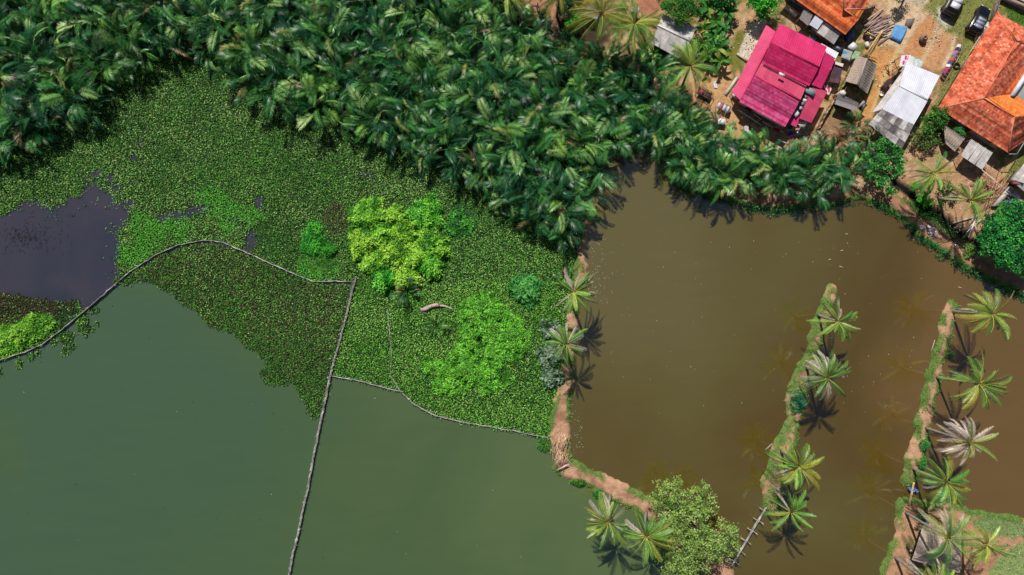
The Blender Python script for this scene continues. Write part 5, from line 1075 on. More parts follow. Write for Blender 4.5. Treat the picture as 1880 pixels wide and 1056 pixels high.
def person(px, py, heading, label, shirt, pants, walk=.0, seed=0, arm=0.):
    b = G(px, py); sk = lin((120, 82, 62)); r = bpy.data.meshes.new('person')
    j = {'pel': (0, 0, .92), 'bel': (0, 0, 1.08), 'ch': (.02, 0, 1.28), 'nk': (.02, 0, 1.44), 'hd': (.05, 0, 1.56), 'ht': (.04, 0, 1.66)}
    for s, n in ((1, 'l'), (-1, 'r')):
        st = walk*s
        j[n+'hip'] = (0, s*.1, .88); j[n+'kn'] = (st*.5+.03, s*.11, .5); j[n+'an'] = (st*.8-.03, s*.11, .09); j[n+'to'] = (st*.8+.14, s*.12, .04)
        j[n+'sh'] = (.01, s*.18, 1.39); j[n+'el'] = (-st*.25+arm*.1, s*.25, 1.12); j[n+'wr'] = (-st*.4+.08+arm*.28, s*.24, .9+arm*.2)
        for f in range(4): j[n+'f%d' % f] = (-st*.4+.11+arm*.36, s*.24+(f-1.5)*.022, .79+arm*.2-.008*abs(f-1.4))
        j[n+'th'] = (-st*.4+.15+arm*.3, s*.21, .85+arm*.2)
    E = [('pel', 'bel'), ('bel', 'ch'), ('ch', 'nk'), ('nk', 'hd'), ('hd', 'ht')]
    for n in 'lr': E += [('pel', n+'hip'), (n+'hip', n+'kn'), (n+'kn', n+'an'), (n+'an', n+'to'), ('ch', n+'sh'), (n+'sh', n+'el'), (n+'el', n+'wr')]+[(n+'wr', n+'f%d' % f) for f in range(4)]+[(n+'wr', n+'th')]
    K = list(j); rad = {'pel': .12, 'bel': .115, 'ch': .13, 'nk': .055, 'hd': .09, 'ht': .075, 'hip': .085, 'kn': .058, 'an': .038, 'to': .032, 'sh': .06, 'el': .042, 'wr': .03, 'th': .011}
    r.from_pydata([j[q] for q in K], [(K.index(a), K.index(c)) for a, c in E], []); o = bpy.data.objects.new('person', r); COL.objects.link(o)
    md = o.modifiers.new('skin', 'SKIN'); sb = o.modifiers.new('sub', 'SUBSURF'); sb.levels = 1; sb.render_levels = 2
    for i, q in enumerate(K):
        k = q if q in rad else (q[1:] if q[1:] in rad else None); v = rad[k] if k else .01
        r.skin_vertices[0].data[i].radius = (v, v*(.8 if q in ('pel', 'bel', 'ch') else 1)); r.skin_vertices[0].data[i].use_root = q == 'pel'
    o.location = [float(v) for v in b]; o.rotation_euler = (0, 0, heading)
    m, nt, ns, L, bs = nodes('skin_and_clothes'); tc = ns.new('ShaderNodeTexCoord'); sx = ns.new('ShaderNodeSeparateXYZ'); L.new(tc.outputs['Object'], sx.inputs[0])
    rp = ns.new('ShaderNodeValToRGB'); rp.color_ramp.interpolation = 'CONSTANT'; dv_ = ns.new('ShaderNodeMath'); dv_.operation = 'DIVIDE'; dv_.inputs[1].default_value = 1.75; L.new(sx.outputs[2], dv_.inputs[0]); L.new(dv_.outputs[0], rp.inputs[0])
    e = rp.color_ramp.elements
    while len(e) < 5: e.new(.5)
    for q, (ps, c) in enumerate(((0, (60, 45, 38)), (.06, (120, 82, 62)), (.2, pants), (.55, shirt), (.835, (120, 82, 62)))): e[q].position = ps; e[q].color = (*lin(c), 1)
    L.new(rp.outputs[0], bs.inputs['Base Color']); bs.inputs['Roughness'].default_value = .8; r.materials.append(m); tag(o, label, 'person')
    g = Geo(); g.lathe([(.001, .115), (.06, .1), (.098, .045), (.103, -.03), (.08, -.07)], (.03, 0, 1.64), 12, lin((22, 18, 18))); hr = g.build('hair', m_any, smooth=True); hr.parent = o
    g = Geo()
    for s in (-1, 1): g.lathe([(.001, .012), (.012, 0), (.001, -.012)], (.135, s*.033, 1.585), 6, lin((18, 14, 14)))
    fe = g.build('eyes', m_any); fe.parent = o
    g = Geo(); g.add([(.13, -.014, 1.57), (.13, .014, 1.57), (.16, 0, 1.545), (.13, 0, 1.60)], [(0, 1, 2, 2)][:0] or [(0, 2, 3)], sk); g.add([(.13, .014, 1.57), (.16, 0, 1.545), (.13, 0, 1.60)], [(0, 1, 2)], sk); g.build('nose', m_any).parent = o
    return o
person(1627, 122, R(150), 'person in a white shirt walking along the stone path of the yard', (225, 225, 230), (50, 46, 56), .28, arm=.4)
person(986, 16, R(250), 'person in a white shirt standing on the dirt footpath at the top edge', (232, 232, 236), (40, 40, 60), .12)

def bike(px, py, rz, label):
    loc = G(px, py); r = empty('motorbike', loc, label, 'motorbike', rz=rz)
    def add(nm, g, m, smooth=True): rotz(g, loc, rz); return g.build(nm, m, r, smooth=smooth)
    for x in (-.62, .62):
        g = Geo(); th = np.linspace(0, 2*math.pi, 15); g.tube([(x+.25*math.cos(t), 0, .3+.25*math.sin(t)) for t in th], .05, 6); add('wheel', g, m_tyre)
    g = Geo(); loft(g, [(-.75, .06, .7, .78, .8), (-.5, .13, .62, .82, .7), (0, .12, .5, .74, .7), (.25, .09, .35, .6, .8)], 10); add('body', g, p_black)
    g = Geo(); loft(g, [(-.6, .08, .80, .84, .8), (-.4, .14, .80, .88, .7), (.1, .11, .72, .80, .8)], 10); add('seat', g, m_tyre)
    g = Geo(); loft(g, [(.3, .1, .4, .8, .8), (.45, .19, .5, .98, .7), (.55, .12, .7, .95, .8)], 10); add('front_fairing', g, p_white)
    g = Geo(); g.tube([(.35, -.34, 1.02), (.45, -.1, 1.0), (.45, .1, 1.0), (.35, .34, 1.02)], .022, 6); add('handlebar', g, m_tyre)
    g = Geo(); g.tube([(.45, 0, .95), (.6, 0, .35)], .035, 6); add('fork', g, m_metal)
bike(1671, 1011, R(138), 'small motorbike with a pale front parked against the palm leaf hut')

# blue drums beside the crossing
for k, (a, b, z) in enumerate(((1667, 896, .35), (1672, 898, .35), (1679, 899, .3))):
    g = Geo(); c = P(a, b, 0); g.lathe([(.001, 0), (.2, 0), (.22, .1), (.2, .3), (.22, .55), (.2, .72), (.17, .72), (.16, .5), (.001, .5)], (c[0], c[1], z-.3), 14, lin((96, 128, 190)))
    tag(g.build('plastic_drum', m_any, loc=(c[0], c[1], 0), smooth=True), 'open blue plastic drum standing in the gap under the plank crossing', 'drum', 'blue drums under the plank crossing')
# paved yard things
def slab(name, pts, z0, z1, mat, label, cat, C=(1, 1, 1), group=None, loc=None):
    g = Geo(); g.prism([P(a, b, z1)[:2] for a, b in pts], z0, z1, C); c = np.mean(pts, 0); o = g.build(name, mat, loc=P(c[0], c[1], z0)); return tag(o, label, cat, group)
def cloth_sheet(name, quad, z, label, cat, col, amp=.08, n=14, drop=0., cols=None, group=None, seed=0):
    """a crumpled sheet over four photo corners"""
    rg = np.random.default_rng(seed+int(quad[0][0])); Q = [P(a, b, z) for a, b in quad]; t = np.linspace(0, 1, n+1); V = []
    for v in t:
        for u in t:
            p = Q[0]*(1-u)*(1-v)+Q[1]*u*(1-v)+Q[2]*u*v+Q[3]*(1-u)*v; e = min(u, v, 1-u, 1-v)
            V.append(p+np.array((0, 0, (fbm(p[0], p[1], .5, seed)-.5)*amp*2-(drop if e < .01 else 0))))
    V = np.array(V); m = n+1; F = [(i*m+j, i*m+j+1, (i+1)*m+j+1, (i+1)*m+j) for i in range(n) for j in range(n)]
    C = np.tile(lin(col), (len(V), 1))
    if cols:
        for k in range(len(V)): C[k] = lin(cols[int((vnoise(V[k][0]*1.6, V[k][1]*1.6, seed)*len(cols)*1.4)) % len(cols)])
    g = Geo(); g.add(V, F, C); V2 = V-(0, 0, .02); g.add(V2, [f[::-1] for f in F], C); o = g.build(name, m_cloth, loc=(Q[0]+Q[2])/2); return tag(o, label, cat, group)
# blue tarpaulin over a low stack
g = Geo(); g.prism([P(a, b, .8)[:2] for a, b in ((1644, 46), (1667, 48), (1655, 76), (1639, 68))], .35, .8); tag(g.build('brick_stack', M('brick_stack', [(150, 110, 95), (180, 140, 120)], 5, .9, bump=.6), loc=G(1652, 60)), 'low stack of bricks under the blue tarpaulin', 'bricks')
cloth_sheet('blue_tarpaulin', [(1646, 43), (1669, 49), (1655, 78), (1636, 68)], .95, 'bright blue tarpaulin laid over a low stack in the paved yard', 'tarpaulin', (104, 166, 222), .12, drop=.35)
slab('mortar_bed', [(1665, 35), (1680, 34), (1672, 52), (1662, 45)], .35, .62, m_wood, 'brown heap of building sand beside the blue tarpaulin', 'sand heap')
for a, b, rr, c_, lb in ((1586.5, 67.5, .32, (60, 40, 40), 'upper of two dark round pots beside the yard timber'), (1591, 72, .32, (70, 44, 44), 'lower of two dark round pots beside the yard timber'), (1692, 73, .55, (150, 118, 108), 'large brown clay jar alone in the sandy yard')):
    g = Geo(); c = G(a, b); g.lathe([(.001, 0), (rr*.6, 0), (rr, rr*.7), (rr*.85, rr*1.3), (rr*.45, rr*1.6), (rr*.5, rr*1.75), (rr*.36, rr*1.7), (rr*.36, rr*1.3), (.001, rr*1.2)], c, 18, lin(c_)); tag(g.build('clay_pot', m_any, loc=c, smooth=True), lb, 'pot')
for a, b, l1, c_, lb in ((1590, 83, (.55, .8, .5), (228, 226, 228), 'white sack standing below the two dark pots'), (1598, 69, (.5, .45, .3), (226, 222, 220), 'small white sack right of the two dark pots')):
    g = Geo(); c = G(a, b); loft(g, [(-l1[0]/2, l1[1]*.25, .02, l1[2]*.6, .7), (-l1[0]*.3, l1[1]*.48, 0, l1[2], .6), (l1[0]*.3, l1[1]*.48, 0, l1[2], .6), (l1[0]/2, l1[1]*.25, .05, l1[2]*.6, .7)], 12, lin(c_)); rotz(g, c, .3); tag(g.build('sack', m_cloth, loc=c, smooth=True), lb, 'sack')
# timber
def sticks(name, a, b, n, spread, lb, mat, cat='timber', r0=.05, seed=1, jit=.06, z=.12, cols=None, box=False):
    rg = np.random.default_rng(seed); g = Geo(); A = G(*a); B = G(*b); t = norm(B-A); sd = np.array((-t[1], t[0], 0))
    for k in range(n):
        o = sd*rg.uniform(-spread, spread); e1 = rg.normal(0, jit*3, 3)*(1, 1, .1); e2 = rg.normal(0, jit*3, 3)*(1, 1, .1); zz = np.array((0, 0, z+rg.random()*.3))
        c = lin(cols[rg.integers(len(cols))]) if cols else (.5, .5, .5)
        if box: g.beam(A+o+e1+zz, B+o+e2+zz, r0*2.4, r0, c)
        else: g.tube([A+o+e1+zz, B+o+e2+zz], r0*rg.uniform(.7, 1.2), 5, c)
    return tag(g.build(name, mat, loc=(A+B)/2), lb, cat)
sticks('timber_stack', (1592, 55), (1626, 36), 26, 1.3, 'broad stack of greyish pink boards beside the paved yard', m_straw, 'timber', .07, 3, .1, cols=[(150, 124, 116), (176, 150, 138), (128, 106, 104), (196, 170, 150)], box=True)
sticks('timber_stack', (1600, 72), (1624, 56), 12, .8, 'lower pile of crossed grey boards left of the blue tarpaulin', m_straw, 'timber', .06, 4, .16, cols=[(140, 118, 112), (190, 165, 150)], box=True)
sticks('bamboo_poles', (1590, 104), (1618, 60), 6, .35, 'long yellow bamboo poles slanting down towards the thatched gable hut', m_ywood, 'poles', .045, 5, .04, .4)
sticks('bamboo_poles', (1586, 101), (1606, 112), 7, .3, 'short yellow poles lying at the upper end of the thatched gable hut', m_ywood, 'poles', .04, 6, .08, .2)
sticks('bamboo_poles', (1588, 62), (1605, 70), 3, .2, 'two yellowish beams lying above the dark pots', m_ywood, 'poles', .07, 7, .03, .2)
sticks('bamboo_poles', (1594, 9), (1622, 30), 5, .5, 'loose poles lying on the ochre soil beside the orange tiled roof', m_straw, 'poles', .04, 8, .2, .1, [(190, 160, 130)])
sticks('dead_branches', (1465, 282), (1498, 262), 26, .9, 'dry brown sticks piled below the red roofed house', m_straw, 'branches', .03, 9, .3, .1, [(190, 160, 130), (150, 118, 92)])
sticks('dead_branches', (1470, 300), (1510, 240), 16, .25, 'long dry stalks along the dark drain', m_straw, 'branches', .035, 10, .15, .2, [(205, 175, 145), (170, 135, 110)])
sticks('dead_branches', (1805, 372), (1830, 335), 40, 1.3, 'scattered reddish brown branches in the littered yard', m_straw, 'branches', .035, 11, .35, .1, [(170, 120, 100), (200, 160, 130), (140, 100, 84)])
sticks('dead_branches', (1790, 330), (1815, 345), 30, 1.2, 'fan of dry palm stalks below the open shed', m_straw, 'branches', .03, 12, .3, .1, [(190, 140, 115), (160, 120, 100)])
sticks('broken_boards', (1776, 420), (1788, 402), 7, .5, 'pale broken boards beside the ditch end', m_straw, 'boards', .08, 13, .2, .15, [(220, 205, 190), (190, 170, 160)], box=True)
sticks('broken_boards', (1772, 432), (1788, 408), 3, .2, 'two dark crossed planks beside the ditch end', m_wood, 'boards', .07, 14, .06, .2, None, box=True)
# bamboo ladders along the orange roofed house
for k, (a, b, c, d, lb) in enumerate(((1764, 128, 1794, 72, 'long yellow bamboo ladder leaning along the big orange roof'),)):
    A = G(a, b, .2); B = G(c, d, .9); t = norm(B-A); sd = norm(np.cross(t, (0, 0, 1))); r = empty('bamboo_ladder', A, lb, 'ladder')
    for s in (-1, 1): g = Geo(); g.tube([A+sd*s*.28, B+sd*s*.2], .05, 6); g.build('rail', m_ywood, r, smooth=True)
    for q in np.linspace(.06, .94, 12): g = Geo(); p = A+(B-A)*q; g.tube([p-sd*.33, p+sd*.33], .032, 5); g.build('rung', m_ywood, r, smooth=True)
# wash basin and tank near the ladder
g = Geo(); c = G(1792, 74); g.lathe([(.001, .02), (.3, .02), (.38, .25), (.42, .26), (.32, .02+.05), (.001, .06)], c, 18, lin((232, 232, 236))); tag(g.build('wash_basin', m_any, loc=c, smooth=True), 'white basin beside the eave of the big orange roof, below the dark car', 'basin')
g = Geo(); c = G(1617, 173); g.lathe([(.001, .04), (.22, .02), (.3, .25), (.34, .27), (.26, .08), (.001, .08)], c, 16, lin((230, 215, 208))); tag(g.build('wash_basin', m_any, loc=c, smooth=True), 'pale basin on the ground at the left corner of the white roofed shed', 'basin')
g = Geo(); c = G(1755, 122); th = np.linspace(0, 6.283, 20); g.tube([c+np.array((.38*math.cos(t), .38*math.sin(t), .15)) for t in th], .13, 8); tag(g.build('old_tyre', m_tyre, loc=c, smooth=True), 'dark tyre lying on the grass at the foot of the bamboo ladder', 'tyre')
# banner on the front of the white roofed shed
b0 = cloth_sheet('banner', [(1655, 102), (1673, 101), (1668, 121), (1651, 122)], 2.6, 'white banner with pink letters lying at the top end of the white roofed shed', 'banner', (235, 232, 238), .02, n=6)
for k, (px, py) in enumerate(((1665, 106), (1661, 115))):
    cu = bpy.data.curves.new('lettering', 'FONT'); cu.body = 'E1'; cu.size = .62; cu.extrude = .004; cu.align_x = 'CENTER'; cu.align_y = 'CENTER'
    cu.offset = .02; tc_ = bpy.data.objects.new('lettering_curve', cu); me_ = bpy.data.meshes.new_from_object(tc_); bpy.data.objects.remove(tc_); to = bpy.data.objects.new('lettering', me_); COL.objects.link(to); mm = M('pink_print', [(222, 40, 130)], 2, .7) if k == 0 else bpy.data.materials['pink_print']; me_.materials.clear(); me_.materials.append(mm)
    w = P(px, py, 2.68); to.parent = b0; to.location = [float(a-b) for a, b in zip(w, b0.location)]; to.rotation_euler = (0, 0, R(-8))
cloth_sheet('printed_sheet', [(1673, 103), (1695, 112), (1691, 124), (1668, 118)], 2.5, 'pale blue and white printed sheet beside the pink lettered banner', 'sheet', (200, 220, 226), .05, cols=[(222, 226, 226), (176, 208, 222), (206, 216, 190), (232, 230, 228)], seed=3)
for a, b, c, d in ((1654, 122, 2.4, 2), (1692, 120, 2.4, 2)): pass
g = Geo()
for a, b in ((1657, 103), (1673, 103), (1693, 113), (1690, 122), (1653, 121)): p = P(a, b, 2.45); g.tube([(p[0], p[1], .35), (p[0], p[1], 2.5)], .05, 6)
g.beam(P(1657, 103, 2.45), P(1673, 103, 2.45), .08, .08); g.beam(P(1673, 103, 2.45), P(1693, 113, 2.45), .08, .08); g.beam(P(1653, 121, 2.45), P(1690, 122, 2.45), .08, .08)
tag(g.build('awning_frame', m_wood, loc=G(1672, 112)), 'wooden pole frame carrying the banner and the printed sheet', 'frame')
cloth_sheet('dark_tarpaulin', [(1625, 163), (1640, 152), (1636, 142), (1622, 158)], 1.6, 'dark crumpled tarpaulin under the left edge of the white roofed shed', 'tarpaulin', (70, 52, 60), .15, drop=.8)
cloth_sheet('brown_tarpaulin', [(1641, 132), (1660, 120), (1656, 127), (1642, 139)], 1.8, 'small brown sheet beside the banner at the shed corner', 'tarpaulin', (150, 116, 108), .08, drop=.6)
# line of clothes and fabrics right of the white shed
rg = np.random.default_rng(5); r = empty('clothes_rack', G(1738, 115), 'rack of purple, red and white clothes between the white shed and the orange roof', 'clothes rack')
A = G(1726, 142, 1.2); B = G(1756, 88, 1.2); g = Geo(); g.tube([A, B], .03, 5); g.tube([A+(.5, .2, 0), B+(.5, .2, 0)], .03, 5)
for q in (0, .5, 1): p = A+(B-A)*q; g.tube([p-(0, 0, 1.1), p], .04, 5)
g.build('pole_frame', m_wood, r)
cl = [(150, 60, 150), (196, 60, 96), (226, 224, 232), (90, 80, 130), (206, 90, 70), (112, 112, 120), (176, 110, 186), (60, 60, 80), (232, 228, 226)]
for k in range(9):
    q = k/9; p = A+(B-A)*(q+.04); t = norm(B-A); sd = np.array((t[1], -t[0], 0)); w_ = .42; n = 6; V = []
    for i_ in range(n+1):
        for s in (-1, -.4, .4, 1): V.append(p+t*(i_/n*w_)+sd*s*.38+np.array((0, 0, .04-.55*abs(s)+.05*rg.normal())))
    g = Geo(); g.add(V, [(i_*4+j_, i_*4+j_+1, i_*4+j_+5, i_*4+j_+4) for i_ in range(n) for j_ in range(3)], lin(cl[k])); g.build('garment', m_cloth, r)
# stalls and clutter between the two big roofs
leanto('dark_awning', [(1522, 150, 1.9), (1540, 153, 1.9), (1549, 117, 2.3), (1530, 112, 2.3)], 'wave', M_cell('dark_sheet', [(62, 64, 78), (110, 60, 72), (84, 84, 96), (130, 76, 90)], .9, .55, [(190, 185, 190), (255, 255, 255)], 1.2, .8), 'dark grey and rusty red patched awning beside the red roof', 'awning')
cloth_sheet('patchwork_tarpaulin', [(1551, 89), (1567, 95), (1560, 113), (1545, 106)], 1.9, 'patchwork tarpaulin in red, blue and grey beside the white water tank', 'tarpaulin', (180, 120, 120), .06, cols=[(176, 170, 166), (206, 84, 96), (84, 140, 190), (170, 176, 170)], drop=.3, seed=6, n=18)
cloth_sheet('green_tarpaulin', [(1570, 92), (1583, 96), (1574, 108), (1563, 110)], 1.4, 'pale green tarpaulin at the corner of the thatched gable hut', 'tarpaulin', (150, 186, 142), .12, drop=.5, seed=2)
cloth_sheet('cream_cloth', [(1534, 113), (1549, 117), (1547, 123), (1533, 118)], 2.45, 'cream cloth folded on top of the dark patched awning', 'cloth', (228, 212, 204), .05, n=6)
slab('water_tank', [(1558.4, 84), (1567, 77), (1575, 84.7), (1567.5, 93)], .4, 1.5, m_any, 'square white water tank behind the patchwork tarpaulin', 'tank', lin((226, 226, 232)))
slab('metal_cabinet', [(1531, 83), (1550, 88), (1547, 92), (1534, 88)], .4, 1.3, m_any, 'pale grey cabinet at the end of the long lean-to', 'cabinet', lin((176, 184, 190)))
slab('blue_crate', [(1488, 70), (1498, 66), (1502, 70), (1494, 75)], .4, 1.0, m_any, 'blue crate in the narrow gap above the red roof', 'crate', lin((96, 150, 190)))
slab('blue_door_panel', [(1557, 62), (1566, 52), (1570, 62), (1561, 74)], .4, 1.7, m_any, 'blue grey panel leaning at the corner of the orange tiled roof', 'panel', lin((96, 110, 156)))
slab('plastic_tub', [(1542, 168), (1549, 165), (1554, 171), (1550, 176)], .4, 2.75, m_any, 'white tank standing against the small grey violet hut', 'tank', lin((232, 222, 214)))
# plank fence from the stalls to the drain
g = Geo(); fp = dens_path([(1566, 112), (1556, 135), (1545, 158), (1530, 182), (1512, 212), (1498, 240)], 3); rg = np.random.default_rng(2)
for (a, b), (c, d) in zip(fp[:-1], fp[1:]): p = G(a, b); g.box(p+(0, 0, .45+rg.normal(0, .08)), (.3, .1, 1.0), R(60)+rg.normal(0, .25), lin(((120, 92, 72), (160, 128, 98), (186, 156, 122))[rg.integers(3)]))
tag(g.build('plank_fence', m_straw, loc=G(1540, 165)), 'rough brown plank fence between the red roof and the huts', 'fence')
# things on the right roof edge of the red house
slab('white_roof_box', [(1456, 206), (1463, 202), (1468, 208), (1462, 216)], 2.7, 3.0, m_any, 'white box on the lower side roof of the red house', 'box', lin((226, 228, 230)))
slab('cream_awning', [(1463, 227), (1473, 217), (1483, 224), (1476, 236)], 2.2, 2.26, m_any, 'square cream sheet roof at the lower corner of the red house', 'awning', lin((226, 220, 210)))
slab('grey_roof_hatch', [(1480, 158), (1498, 166), (1494, 178), (1478, 168)], 3.15, 3.3, m_any, 'grey metal sheet between the two pink roofs', 'sheet', lin((140, 150, 160)))
for k, (a, b, c_) in enumerate(((1481, 176, (150, 160, 172)), (1478, 184, (210, 214, 220)), (1474, 190, (120, 126, 140)), (1470, 198, (170, 190, 196)))):
    slab('storage_tub', [(a-3, b-3), (a+3, b-2), (a+3, b+3), (a-2, b+3)], 2.3, 2.9, m_any, ('grey', 'white', 'dark grey', 'pale green')[k]+' tub wedged in the gap between the roofs of the red house', 'tub', lin(c_), 'tubs in the roof gap of the red house')
cloth_sheet('red_floral_cloth', [(1513, 152), (1528, 160), (1522, 175), (1511, 168)], 1.2, 'red and white floral cloth drying beside the side roof of the red house', 'cloth', (210, 90, 110), .1, cols=[(206, 50, 84), (232, 214, 218), (190, 40, 70)], seed=4)
# washing place below the red house
LBL = ['bright blue bucket in the washing place below the red house', 'pink basin below the bright blue bucket', 'white tub right of the bright blue bucket', 'green basin above the bright blue bucket']
for k, (a, b, rr, c_) in enumerate(((1450, 246, .32, (40, 96, 210)), (1452, 254, .38, (196, 60, 128)), (1463, 243, .32, (190, 192, 206)), (1449, 234, .3, (56, 130, 110)))):
    g = Geo(); c = G(a, b); g.lathe([(.001, .02), (rr*.75, .02), (rr, .32), (rr*1.08, .33), (rr*.85, .06), (.001, .06)], c, 16, lin(c_)); tag(g.build('bucket' if k == 0 else 'wash_basin', m_any, loc=c, smooth=True), LBL[k], 'bucket' if k == 0 else 'basin')
cloth_sheet('red_cloth', [(1420, 233), (1433, 238), (1431, 243), (1421, 239)], 1.4, 'red cloth hanging at the eave below the red house', 'cloth', (196, 30, 40), .1, n=8)
for k, (a, b, c, d, lb) in enumerate(((1352, 205, 1394, 232, 'pale rail with blue cloth along the front of the red house'), (1396, 226, 1418, 238, 'short white rail before the lower eave of the red house'), (1421, 238, 1434, 246, 'white plank beside the red cloth'), (1425, 258, 1444, 268, 'pale wash bench behind the nipa palms below the red house'), (1380, 212, 1394, 222, 'thin yellowish pole in the shade of the red roof'))):
    g = Geo(); A = G(a, b, .8); B = G(c, d, .8); g.tube([A, B], .07, 6, lin((222, 220, 222)))
    for p in (A, (A+B)/2, B): g.tube([p-(0, 0, .8), p], .04, 5, lin((120, 110, 110)))
    tag(g.build('rail', m_any, loc=G((a+c)/2, (b+d)/2)), lb, 'rail')
# yard in front: cart, table, rack
r = empty('wooden_cart', G(1292, 174), 'dark wooden cart with a pink board in the sandy yard', 'cart', rz=R(-28)); c = np.array(r.location)
def addr(nm, g, m, r, smooth=False): rotz(g, np.array(r.location), r.rotation_euler.z); return g.build(nm, m, r, smooth=smooth)
g = Geo(); g.box((0, 0, .5), (2.0, 1.0, .06)); addr('deck', g, m_dwall, r)
for s in (-1, 1):
    g = Geo(); g.beam((-1.1, s*.5, .85), (1.1, s*.5, .85), .06, .06); g.beam((-1.1, s*.5, .85), (-1.1, s*.5, .1), .06, .06); g.beam((1.1, s*.5, .85), (1.1, s*.5, .1), .06, .06); g.beam((0, s*.5, .85), (0, s*.5, .5), .05, .05); addr('side_frame', g, m_wood, r)
    g = Geo(); th = np.linspace(0, 6.283, 16); g.tube([(.5+.3*math.cos(t), s*.6, .32+.3*math.sin(t)) for t in th], .04, 6); addr('wheel', g, m_tyre, r, True)
g = Geo(); g.beam((-1.1, -.5, .85), (-1.1, .5, .85), .06, .06); g.beam((1.1, -.5, .85), (1.1, .5, .85), .06, .06); g.beam((0, -.5, .85), (0, .5, .85), .06, .06); addr('end_frame', g, m_wood, r)
g = Geo(); g.box((-.55, 0, .58), (.85, .8, .08), 0, lin((206, 100, 106))); addr('pink_board', g, m_any, r)
r = empty('yard_table', G(1309, 224), 'long low table with red striped cloths and a white board', 'table', rz=R(-8))
g = Geo(); g.box((0, 0, .7), (2.9, .8, .05)); addr('table_top', g, m_wood, r)
for x in (-1.3, 1.3):
    for y in (-.32, .32): g = Geo(); g.box((x, y, .34), (.07, .07, .68)); addr('leg', g, m_wood, r)
g = Geo(); g.box((1.0, 0, .76), (1.0, .82, .04), 0, lin((235, 232, 236))); addr('white_board', g, m_any, r)
for x, w_ in ((-.8, .5), (-.1, .75)):
    g = Geo(); g.box((x, 0, .75), (w_, .8, .05), 0, lin((196, 44, 62)))
    for q in range(4): g.box((x-w_/2+w_*(q+.5)/4, 0, .778), (.05, .8, .012), 0, lin((232, 200, 200)))
    addr('striped_cloth', g, m_cloth, r)
r = empty('drying_rack', G(1325, 199), 'tilted drying rack heaped with white and mauve washing', 'drying rack', rz=R(-24))
g = Geo()
for s in (-1, 1): g.beam((-1.0, s*.4, .9), (1.0, s*.4, .9), .05, .05); g.beam((-1, s*.4, .9), (-.8, s*.5, .05), .05, .05); g.beam((1, s*.4, .9), (.8, s*.5, .05), .05, .05)
addr('frame', g, m_wood, r)
rg = np.random.default_rng(3)
for k in range(7):
    g = Geo(); x = -.85+k*.27; V = [(x+i_*.05, y, .98-.3*(abs(y)/.5)**2+rg.normal(0, .03)) for i_ in range(6) for y in (-.5, -.2, .2, .5)]; g.add(V, [(i_*4+j_, i_*4+j_+1, i_*4+j_+5, i_*4+j_+4) for i_ in range(5) for j_ in range(3)], lin([(216, 212, 222), (150, 130, 160), (190, 60, 70), (226, 222, 230), (140, 144, 176), (220, 216, 224), (120, 110, 130)][k])); addr('garment', g, m_cloth, r)
g = Geo(); c = G(1348, 178, .5); loft(g, [(-.55, .2, -.1, .3, .7), (-.2, .34, -.15, .45, .6), (.3, .34, -.15, .4, .6), (.6, .2, -.1, .25, .7)], 12, lin((206, 206, 214))); rotz(g, c, R(-28)); tag(g.build('sack', m_cloth, loc=c, smooth=True), 'white sacks bundled at the lower left corner of the red roof', 'sack')
slab('stone_kerb', [(1330, 172), (1352, 140), (1356, 143), (1334, 176)], .3, .62, m_conc, 'broken kerb beside the lower left side of the red roof', 'kerb')
slab('concrete_step', [(1352, 99), (1354, 97), (1374, 110), (1372, 114)], .3, .7, m_conc, 'pale concrete step at the foot of the rubble floor', 'kerb')
slab('concrete_block', [(1396, 46), (1402, 36), (1409, 39), (1403, 50)], .4, .85, m_conc, 'grey concrete block at the upper corner of the rubble floor', 'block')
slab('white_block', [(1443, 10), (1446, 8), (1467, 24), (1464, 28)], .4, 1.4, m_conc, 'pale concrete trough at the upper end of the row under the orange roof', 'trough')
cloth_sheet('plastic_bag', [(1309, 150), (1316, 148), (1317, 162), (1311, 161)], .62, 'crumpled white plastic lying on the sandy yard below the yellow green palm', 'plastic', (214, 214, 220), .12, n=8)
cloth_sheet('plastic_bag', [(1366, 232), (1374, 230), (1375, 246), (1368, 246)], .8, 'crumpled white plastic beside the yellowish banana plant', 'plastic', (206, 206, 216), .12, n=8)
cloth_sheet('plastic_bag', [(53, 648), (57, 646), (58, 651), (55, 652)], .12, 'pale blue plastic scrap floating beside the end of the curved net fence', 'plastic', (150, 196, 206), .05, n=4)
cloth_sheet('flower_cloth', [(1848, 362), (1862, 360), (1863, 372), (1850, 374)], .75, 'crumpled violet and magenta cloth on the paved step', 'cloth', (130, 60, 140), .25, cols=[(110, 70, 150), (196, 40, 100), (60, 60, 90), (150, 140, 180)], seed=5)
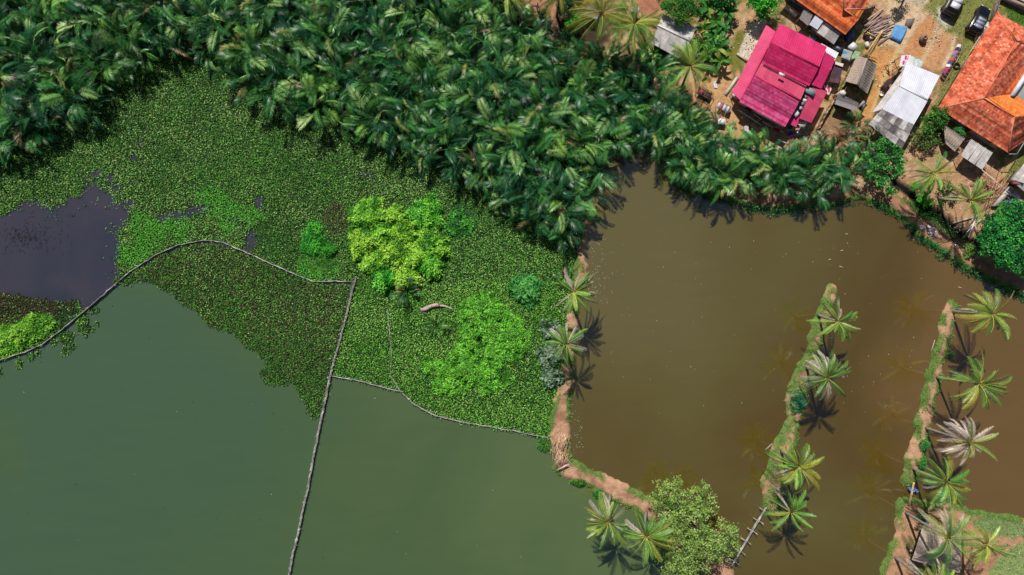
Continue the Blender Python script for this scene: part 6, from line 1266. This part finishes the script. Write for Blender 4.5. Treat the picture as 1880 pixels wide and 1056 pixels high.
slab('red_board', [(1833, 335), (1840, 327), (1841, 331), (1836, 338)], .4, .55, m_any, 'red board lying on the littered yard beside the track', 'board', lin((196, 36, 50)))
cloth_sheet('litter_heap', [(1700, 412), (1722, 420), (1720, 436), (1704, 430)], .6, 'heap of grey and white rubbish beside the bank path', 'rubbish', (140, 130, 140), .18, cols=[(120, 108, 112), (214, 214, 220), (90, 76, 84), (150, 130, 124)], seed=7, n=20)
cloth_sheet('litter_heap', [(1688, 412), (1698, 416), (1696, 424), (1688, 420)], .6, 'small pale rubbish heap on the bank path side of the ditch', 'rubbish', (160, 150, 160), .15, cols=[(130, 118, 122), (220, 220, 226), (90, 76, 84)], seed=8, n=12)
# litter, stones and rubble over the yards: beyond counting
g = Geo(); rg = np.random.default_rng(77)
spots = [((1460, 262), 26, 16, 130), ((1780, 350), 40, 40, 170), ((1740, 425), 40, 18, 180), ((1570, 40), 14, 30, 130), ((1720, 20), 40, 30, 60), ((1715, 75), 14, 16, 90), ((1620, 130), 20, 40, 70), ((1378, 82), 16, 22, 130), ((1325, 240), 25, 18, 120), ((1010, 40), 22, 20, 60), ((1530, 78), 24, 14, 110), ((1640, 250), 20, 10, 10), ((1735, 165), 12, 40, 70), ((1690, 800), 10, 60, 40), ((1680, 975), 20, 40, 60), ((1860, 1010), 30, 40, 70), ((1400, 232), 30, 10, 90), ((1840, 330), 20, 50, 70), ((1760, 460), 50, 25, 60)]
for (cx, cy), sx_, sy_, n in spots:
    for k in range(n):
        px, py = rg.normal(cx, sx_/1.5), rg.normal(cy, sy_/1.5); p = G(px, py)
        if p[2] < .05: continue
        s = rg.uniform(.04, .16); c = lin(((215, 210, 205), (170, 155, 140), (236, 234, 236), (120, 100, 90), (196, 180, 160), (60, 52, 50), (150, 120, 100))[rg.integers(7)])
        a = rg.uniform(0, 3.1); g.box(p+(0, 0, s*.2), (s, s*rg.uniform(.3, 1), s*.5), a, c, rot=Matrix.Rotation(rg.normal(0, .4), 3, 'X'))
tag(g.build('litter', m_straw), 'scattered stones, rubble and litter over the yards and banks', 'litter', kind='stuff')
